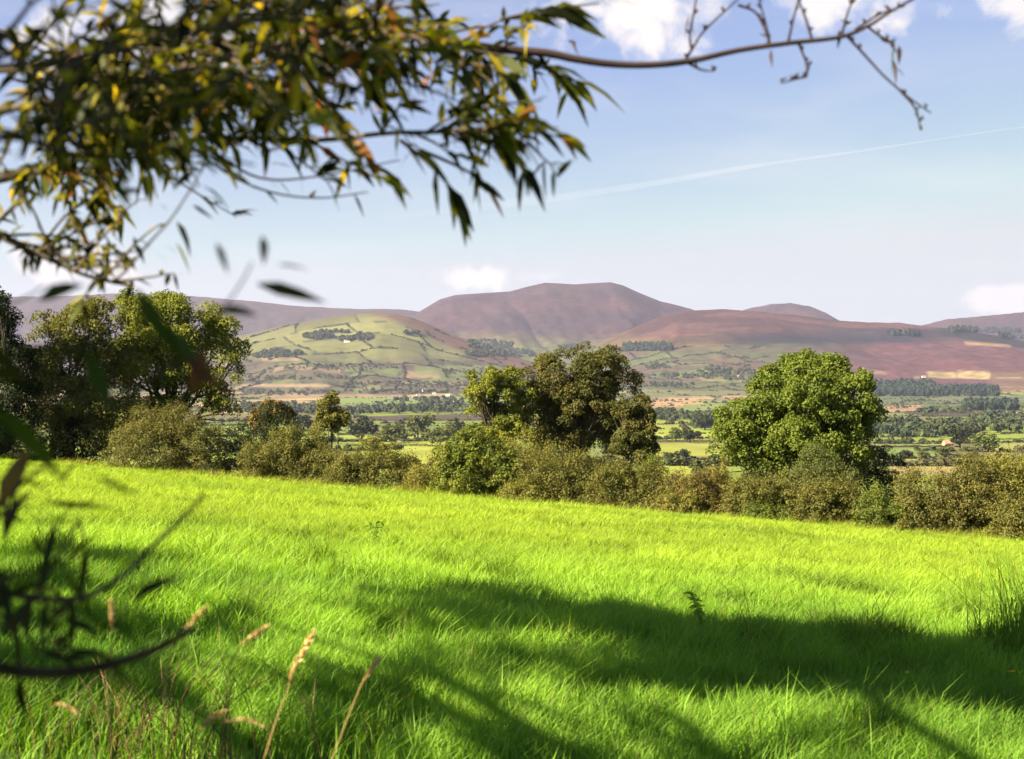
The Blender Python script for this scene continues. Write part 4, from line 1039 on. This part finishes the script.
for i in range(105):
    a = PP(rw.normal() * 54 + 15, rw.normal() * 40 + 610, rw.uniform(1.2, 1.9))
    willow_leaves(leaves_g, a[None], rw.normal(size=(1, 3)) + [[.4, 0, .1]], .062, rw, widths=.2, pal=SD, prob=SP)
for i in range(60):
    a = PP(rw.uniform(-200, -20), rw.uniform(420, 720), rw.uniform(1.2, 1.8))
    willow_leaves(leaves_g, a[None], rw.normal(size=(1, 3)), .06, rw, widths=.24, pal=SD, prob=SP)
for gg, nm, mt in ((twigs_g, 'stem', M_bark), (leaves_g, 'leaves', M_near)):
    for i in range(len(gg.v)): gg.v[i] = gg.v[i] - sroot
    link(nm, gg.mesh(nm, mt), shrub)

# ------------------------------------------------------------------ grass of the field (uncountable)
def build_grass():
    rng = np.random.default_rng(99)
    Vs, Ls, Ss, Cs = [], [], [], []; off = 0
    for (y0, y1, dens, wd, a0) in ((3.5, 7, 380, .007, 30), (7, 11, 2700, .0068, 26), (11, 16, 1800, .0078, 25), (16, 24, 800, .010, 24.5), (24, 38, 560, .012, 24.5), (38, 62, 260, .019, 24.5), (62, 100, 110, .030, 25)):
        tn = math.tan(math.radians(a0)); area = tn * (y1 ** 2 - y0 ** 2); n = int(area * dens)
        y = np.sqrt(rng.uniform(y0 ** 2, y1 ** 2, n)); x = rng.uniform(-1, 1, n) * tn * y
        k = hedge_s(x, y) < 0.8; x, y = x[k], y[k]
        tuft = fbm(x / 0.55, y / 0.55, 401, 2); patch = fbm(x / 3.2, y / 3.2, 402, 3)
        k = rng.random(len(x)) < (0.25 + 1.1 * smooth(.3, .62, tuft)); x, y, tuft, patch = x[k], y[k], tuft[k], patch[k]
        n = len(x); fw_ = smooth(16, 34, y); tuft = tuft * (1 - .55 * fw_) + .5 * .55 * fw_; patch = patch * (1 - .5 * fw_) + .52 * .5 * fw_
        z = heights(x, y)[0]
        edge = smooth(-2.6, -.3, hedge_s(x, y))
        rank = smooth(.66, .78, fbm(x / 1.1 + 9, y / 1.1, 405, 3)) * (1 - .4 * fw_)
        h = (0.17 + 0.17 * rng.random(n)) * (0.65 + .7 * tuft) * (0.75 + .55 * patch) * (1 + (rng.random(n) < .03) * .5) * (1 + edge * .9) * (1 + .55 * rank)
        az = rng.random(n) * 6.283; ln = h * ((.24 + .12 * smooth(10, 26, y)) + (.5 + .2 * smooth(10, 26, y)) * rng.random(n) ** 1.3)
        lx = np.cos(az) * ln + h * .12; ly = np.sin(az) * ln * .8
        fa = az + 1.57 + rng.normal(size=n) * .6
        wx_ = np.cos(fa) * wd * (.6 + .8 * rng.random(n)); wy_ = np.sin(fa) * wd
        p = lambda sx, sy, fz, w_: np.stack([x + lx * sx + wx_ * w_, y + ly * sx + wy_ * w_, z + h * fz - .02], 1)
        V = np.stack([p(0, 0, 0, -.5), p(0, 0, 0, .5), p(.32, 0, .58, -.42), p(.32, 0, .58, .42), p(1, 0, 1 - .12, 0)], 1).reshape(-1, 3)
        i = np.arange(n)[:, None] * 5 + off
        q = i + [0, 1, 3, 2]; t = i + [2, 3, 4]
        Vs.append(V); off += len(V)
        Ls += [q.ravel(), t.ravel()]; Ss += [np.full(n, 4), np.full(n, 3)]
        k1 = np.clip(.10 + 1.0 * (patch - .25) + .45 * (tuft - .3) + .30 * rng.random(n), 0, 1)[:, None]
        c = np.array([.060, .145, .012]) * (1 - k1) + np.array([.365, .480, .042]) * k1
        c = c * (1 - .45 * rank[:, None])
        c = c * np.stack([.70 + .30 * smooth(12, 34, y), .92 + .08 * smooth(12, 34, y), np.ones(n)], 1)  # nearer blades coloured greener, standing in for shaded bases seen from above
        dry = (rng.random(n) < .022)[:, None]; c = np.where(dry, np.array([.24, .19, .07]), c)
        e = (edge * (rng.random(n) < .55))[:, None]; c = c * (1 - e) + np.array([.20, .14, .05]) * e
        c = c * (.8 + .4 * rng.random(n))[:, None]
        Cs.append(np.repeat(c, 5, 0))
    print('grass verts', off)
    me = mesh_np('grass', np.concatenate(Vs), np.concatenate(Ls), np.concatenate(Ss), np.concatenate(Cs), M_grass)
    tag(link('grass', me), 'tall lush green grass covering the sloping field', 'grass', kind='stuff')
build_grass()

# ------------------------------------------------------------------ dry seed heads, weeds, rushes
SEED = np.array([(0.58, 0.45, 0.20), (0.50, 0.36, 0.15), (0.66, 0.53, 0.26)])
rs = np.random.default_rng(61)
def seed_stalk(label, pts, d, head_n, r=.0016, hw=.010, tone=1.0):
    """pts: photo points from head tip to low on the stem; head_n: share of the length that is the head"""
    P = spline([PP(px, py, d) for px, py in pts], 8)
    low = P[-1]; base = np.array([low[0] + rs.normal() * .03, d, gz(low[0], d) - .02])
    full = np.concatenate([P, spline([low, (low + base) / 2, base], 4)[1:]])
    t = thing('seed_stalk', base, label, 'dry grass')
    g = Geo(); tube(g, (full - base)[::-1], np.linspace(r * 1.2, r * .5, len(full)), 5, SEED[1] * .9 if tone > .95 else np.array([.045, .045, .016]))
    link('stem', g.mesh('stem', M_seed, True), t)
    nh = max(3, int(len(P) * head_n)); hp = P[:nh]
    g = Geo()
    m = 300; tt = rs.random(m) * (nh - 1.01); k = tt.astype(int)
    Q = hp[k] + (hp[k + 1] - hp[k]) * (tt - k)[:, None]
    ax = unit(hp[k] - hp[k + 1]); env = np.sin(np.pi * np.clip(tt / (nh - 1) * .86 + .10, 0, 1))
    T = ax + rs.normal(size=(m, 3)) * .22
    Q = Q + rs.normal(size=(m, 3)) * hw * .26 * env[:, None]
    willow_leaves(g, Q - base, T, hw * 1.05, rs, widths=.34, pal=SEED * tone, prob=np.array([.4, .3, .3]), droop=.1)
    link('seed_head', g.mesh('seed_head', M_seed), t)
seed_stalk('tall straw coloured grass seed head, the brightest, rising in the bottom left', [(313, 634), (304, 650), (294, 668), (287, 692), (278, 715), (264, 759)], 3.6, .55, hw=.014)
seed_stalk('straw seed head right of the tallest one, leaning right', [(379, 658), (372, 668), (364, 680), (356, 697), (345, 725), (330, 765)], 3.8, .45, hw=.012)
seed_stalk('arching pinkish seed head pointing left of the tallest one', [(268, 626), (255, 634), (242, 645), (232, 660), (226, 690), (222, 760)], 3.0, .42, hw=.008, tone=.85)
seed_stalk('upright brown seed head near the dark blurred bough', [(111, 602), (112, 620), (112, 646), (112, 680), (110, 760)], 2.6, .42, hw=.008, tone=.8)
seed_stalk('short curled straw seed head low between the other stalks', [(222, 712), (212, 718), (202, 728), (194, 742), (188, 765)], 3.2, .6, hw=.012, tone=.9)
seed_stalk('low nodding straw seed head bending right at the bottom left', [(262, 726), (248, 720), (232, 720), (215, 727), (204, 745), (200, 770)], 3.1, .55, hw=.008, tone=.85)
seed_stalk('small pinkish nodding seed head at the lower left under the bough', [(77, 712), (66, 706), (54, 705), (46, 716), (44, 760)], 2.8, .55, hw=.007, tone=.85)
seed_stalk('brown seed head half hidden at the end of the dark bough', [(205, 608), (192, 622), (178, 638), (168, 665), (160, 760)], 2.6, .42, hw=.008, tone=.8)

def weed(label, px, py_base, hpx, wpx, pal, n=40, leaf=.06, widths=.4):
    x, y, z = hit(px, py_base, ymin=6, ymax=90); base = np.array([x, y, z]); k = y / F
    t = thing('weed', base, label, 'weed')
    g = Geo(); gl = Geo()
    for s_ in range(3):
        e = np.array([rs.uniform(-.4, .4) * wpx * k, rs.uniform(-.1, .1), hpx * k * rs.uniform(.75, 1)])
        p = spline([(0, 0, -.02), e * .5 + [0, 0, .03], e], 5); tube(g, p, np.linspace(.005, .002, len(p)), 5, (.07, .09, .03))
        link('stem', g.mesh('stem', M_leaf), t); g = Geo()
        kk = rs.integers(2, len(p), n // 3)
        willow_leaves(gl, p[kk], rs.normal(size=(len(kk), 3)) * [1, 1, .5], leaf, rs, widths=widths, pal=pal, prob=np.ones(len(pal)) / len(pal))
    link('leaves', gl.mesh('leaves', M_leaf), t)
DW = np.array([(.09, .18, .015), (.12, .22, .02)])
weed('dark leafy weed standing in the sunlit grass left of the middle', 374, 548, 30, 16, DW, 60, .15, .3)
weed('smaller dark weed just right of the leafy weed in the sunlit grass', 402, 555, 18, 24, DW, 45, .13, .3)
weed('leafy green weed at the edge of the shade in the middle right', 706, 640, 50, 40, np.array([(.20, .36, .03), (.26, .42, .035)]), 80, .075, .5)

def reeds(name, label, cat, px, py_base, n, hpx, spread, pal, lean=.25, w=.007, ymax=60):
    x, y, z = hit(px, py_base, ymin=6, ymax=ymax); k = y / F
    t = thing(name, (x, y, z), label, cat)
    g = Geo()
    for i in range(n):
        b = np.array([rs.normal() * spread, rs.normal() * spread * .6, -.02]); h = hpx * k * rs.uniform(.55, 1.0)
        l = np.array([rs.normal() * lean, rs.normal() * lean, 0]) * h
        p = spline([b, b + l * .3 + [0, 0, h * .6], b + l + [0, 0, h]], 4)
        tube(g, p, np.linspace(w, w * .25, len(p)), 4, pal[rs.integers(len(pal))] * rs.uniform(.8, 1.2))
    link('stem', g.mesh('stem', M_leaf), t)
reeds('dry_grass_clump', 'tangle of dry brown grass low in the bottom left corner', 'dry grass', 150, 770, 70, 130, .32, np.array([(.16, .09, .05), (.10, .06, .035), (.22, .14, .07)]), lean=.5, w=.004)
reeds('rush_clump', 'tall green rush clump at the right edge of the sunlit grass', 'rushes', 1016, 660, 150, 118, .17, np.array([(.15, .28, .03), (.21, .36, .03)]), w=.007)
reeds('grass_stalk', 'single thin bent brown stalk left of the rush clump', 'grass stalk', 995, 632, 1, 80, .01, np.array([(.10, .11, .03)]), lean=.45, w=.005)
reeds('grass_stalk', 'single tall thin brown stalk right of the leafy green weed', 'grass stalk', 752, 655, 1, 95, .01, np.array([(.09, .09, .03)]), lean=.3, w=.004)
reeds('grass_tuft', 'darker tuft of tall grass against the hedge foot near the reddish brown bush', 'grass', 716, 535, 60, 17, .6, np.array([(.16, .27, .03), (.12, .22, .03)]), w=.010, ymax=90)

def flower(label, px, py):
    x, y, z = hit(px, py + 22, ymin=6, ymax=60); h = 22 * y / F
    t = thing('flower', (x, y, z), label, 'flower')
    g = Geo(); p = spline([(0, 0, 0), (.01, 0, h * .6), (0, 0, h)], 4); tube(g, p, np.full(len(p), .002), 5, (.06, .12, .02)); link('stem', g.mesh('stem', M_leaf), t)
    g = Geo(); a = np.arange(12) * 2 * math.pi / 12
    T = np.stack([np.cos(a), np.sin(a), np.full(12, .35)], 1)
    willow_leaves(g, np.tile([0, 0, h], (12, 1)), T, .035, rs, widths=.5, pal=np.array([(.75, .50, .02)]), prob=np.array([1.]), droop=.1)
    link('petals', g.mesh('petals', M_leaf), t)
flower('yellow dandelion in the shaded grass, the brighter one', 908, 673)
flower('paler yellow flower head near the right edge in the shaded grass', 1011, 672)

# ------------------------------------------------------------------ contrail
def contrail():
    Y = 22000
    pts = [(1180, 110), (1024, 127), (940, 139), (860, 151), (760, 165), (690, 177), (630, 187), (560, 197), (480, 207), (400, 216)]
    wid = [11, 14, 17, 22, 34, 48, 58, 66, 70, 30]; dep = [1, 1, .95, .9, .7, .5, .34, .2, .12, .08]
    P = spline([PP(a, b, Y) for a, b in pts], 8); tt = np.linspace(0, 1, len(P)); rad = np.interp(tt, np.linspace(0, 1, len(wid)), wid)
    rad = rad * (1 + .3 * (vnoise(tt * 40, tt * 0, 3) - .5)); dp = np.interp(tt, np.linspace(0, 1, len(dep)), dep)
    c = P[len(P) // 2]
    m, nt, out = new_mat('ice_trail'); v = nt.nodes.new('ShaderNodeVolumePrincipled')
    v.inputs['Color'].default_value = (1, 1, 1, 1); v.inputs['Density'].default_value = 0.0015; v.inputs['Anisotropy'].default_value = 0.0
    nt.links.new(v.outputs[0], out.inputs['Volume'])
    g = Geo(); tube(g, P - c, rad, 12)
    v_ = g.v[0]; n_ = len(P); v_[:n_ * 12, 1] = np.repeat(P[:, 1] - c[1], 12) + (v_[:n_ * 12, 1] - np.repeat(P[:, 1] - c[1], 12)) * np.repeat(dp, 12)
    o = link('contrail', g.mesh('contrail', m, True), None, c)
    tag(o, 'thin white contrail slanting across the blue sky at the right', 'contrail')
contrail()

# ------------------------------------------------------------------ haze
def haze():
    m, nt, out = new_mat('air'); v = nt.nodes.new('ShaderNodeVolumePrincipled')
    v.inputs['Color'].default_value = (0.58, 0.63, 1.0, 1); v.inputs['Density'].default_value = 2.6e-5; v.inputs['Anisotropy'].default_value = 0.15
    nt.links.new(v.outputs[0], out.inputs['Volume'])
    g = Geo(); box(g, -12500, 12500, -500, 14200, -140, 900)
    tag(link('haze', g.mesh('haze', m)), kind='stuff', label='thin pale summer haze lying over the valley and mountains', cat='haze')
haze()

# ------------------------------------------------------------------ sun, sky, camera
SX, SY = -0.90, -0.42
AZ = math.atan2(SX, SY)
sun = bpy.data.lights.new('sun', 'SUN'); sun.energy = 5.0; sun.angle = math.radians(0.5); sun.color = (1.0, 0.85, 0.57)
so = bpy.data.objects.new('sun', sun); COL.objects.link(so)
to_sun = Vector((math.sin(AZ) * math.cos(EL), math.cos(AZ) * math.cos(EL), math.sin(EL)))
so.rotation_euler = to_sun.to_track_quat('Z', 'Y').to_euler(); so.location = (-20, -10, 30)

w = bpy.data.worlds.new('World'); sc.world = w; w.use_nodes = True
nt = w.node_tree; N = nt.nodes.new; L = nt.links.new
bg = nt.nodes['Background']
sky = N('ShaderNodeTexSky'); sky.sky_type = 'NISHITA'; sky.sun_disc = False
sky.sun_elevation = EL; sky.sun_rotation = AZ % (2 * math.pi); sky.air_density = 1.0; sky.dust_density = 0.3; sky.ozone_density = 1.6; sky.altitude = 900
tc = N('ShaderNodeTexCoord'); sep = N('ShaderNodeSeparateXYZ'); L(tc.outputs['Generated'], sep.inputs[0])
def math_n(op, a, b=None, c=None, clamp=False):
    n = N('ShaderNodeMath'); n.operation = op; n.use_clamp = clamp
    for i, v in enumerate((a, b, c)):
        if v is None: continue
        if isinstance(v, (int, float)): n.inputs[i].default_value = v
        else: L(v, n.inputs[i])
    return n.outputs[0]
yc = math_n('MAXIMUM', sep.outputs['Y'], 0.05)
u = math_n('DIVIDE', sep.outputs['X'], yc); v_ = math_n('DIVIDE', sep.outputs['Z'], yc)
cmb = N('ShaderNodeCombineXYZ'); L(u, cmb.inputs[0]); L(v_, cmb.inputs[1])
no = N('ShaderNodeTexNoise'); no.inputs['Scale'].default_value = 26; no.inputs['Detail'].default_value = 9; no.inputs['Roughness'].default_value = .55; no.inputs['Distortion'].default_value = .3
L(cmb.outputs[0], no.inputs['Vector'])
nz = math_n('SUBTRACT', no.outputs['Fac'], .5)
total = None
for (px, py, rx, ry, den) in [(636, 14, 130, 62, 1), (836, 0, 84, 46, .95), (1012, 8, 84, 46, .9), (470, 280, 60, 24, 1), (70, 262, 130, 40, .9), (1010, 300, 56, 22, .8), (170, 40, 190, 70, .85), (330, 60, 90, 40, .6), (1250, 120, 160, 60, .8), (-260, 80, 170, 90, .8), (540, 276, 40, 12, .3), (-300, 290, 200, 30, .7)]:
    cu_, cv_ = (px - CX) / F, (CY - py) / F
    a = math_n('DIVIDE', math_n('SUBTRACT', u, cu_), rx / F); b = math_n('DIVIDE', math_n('SUBTRACT', v_, cv_), ry / F)
    rr_ = math_n('SQRT', math_n('ADD', math_n('MULTIPLY', a, a), math_n('MULTIPLY', b, b)))
    e = math_n('ADD', math_n('SUBTRACT', 1.0, rr_), math_n('MULTIPLY', nz, 2.6))
    mr = N('ShaderNodeMapRange'); mr.interpolation_type = 'SMOOTHSTEP'; L(e, mr.inputs[0]); lo_ = py > 200
    mr.inputs[1].default_value = .25 if lo_ else .12; mr.inputs[2].default_value = .70 if lo_ else .85; mr.inputs[4].default_value = den
    total = mr.outputs[0] if total is None else math_n('MAXIMUM', total, mr.outputs[0])
mp = N('ShaderNodeMapping'); mp.inputs['Scale'].default_value = (2.2, 11, 1); mp.inputs['Rotation'].default_value = (0, 0, -.15); L(cmb.outputs[0], mp.inputs['Vector'])
n2 = N('ShaderNodeTexNoise'); n2.inputs['Scale'].default_value = 2.0; n2.inputs['Detail'].default_value = 7; n2.inputs['Distortion'].default_value = .6; L(mp.outputs[0], n2.inputs['Vector'])
wr = N('ShaderNodeMapRange'); wr.interpolation_type = 'SMOOTHSTEP'; L(n2.outputs['Fac'], wr.inputs[0]); wr.inputs[1].default_value = .42; wr.inputs[2].default_value = .78; wr.inputs[4].default_value = .20
total = math_n('MAXIMUM', total, wr.outputs[0])
front = math_n('GREATER_THAN', sep.outputs['Y'], 0.06)
total = math_n('MULTIPLY', total, front, clamp=True)
tn = N('ShaderNodeMix'); tn.data_type = 'RGBA'; tn.blend_type = 'MULTIPLY'; tn.inputs[0].default_value = 1; tn.inputs[7].default_value = (0.70, 0.61, 0.66, 1); L(sky.outputs[0], tn.inputs[6])
lim = N('ShaderNodeMix'); lim.data_type = 'RGBA'; lim.blend_type = 'DARKEN'; lim.inputs[0].default_value = 1; lim.inputs[7].default_value = (3.05, 3.20, 3.28, 1); L(tn.outputs[2], lim.inputs[6])
mix = N('ShaderNodeMix'); mix.data_type = 'RGBA'; L(total, mix.inputs[0]); L(lim.outputs[2], mix.inputs[6]); mix.inputs[7].default_value = (4.4, 4.1, 3.95, 1)
L(mix.outputs[2], bg.inputs['Color']); bg.inputs['Strength'].default_value = 0.05

cam = bpy.data.cameras.new('camera'); co = bpy.data.objects.new('camera', cam); COL.objects.link(co)
cam.sensor_width = 36; cam.lens = F / W * 36; co.location = (0, 0, EYE); co.rotation_euler = (math.radians(90), 0, 0)
cam.clip_start = 0.05; cam.clip_end = 80000
cam.dof.use_dof = True; cam.dof.focus_distance = 45; cam.dof.aperture_fstop = cam.lens / 9.5
sc.camera = co
sc.view_settings.view_transform = 'Standard'; sc.view_settings.look = 'None'; sc.view_settings.gamma = 1; sc.view_settings.use_curve_mapping = False
sc.view_settings.exposure = 2.3
sc.render.engine = 'CYCLES'
sc.cycles.use_denoising = True
sc.cycles.max_bounces = 6; sc.cycles.diffuse_bounces = 3; sc.cycles.glossy_bounces = 2; sc.cycles.transmission_bounces = 4; sc.cycles.volume_bounces = 0; sc.cycles.transparent_max_bounces = 8
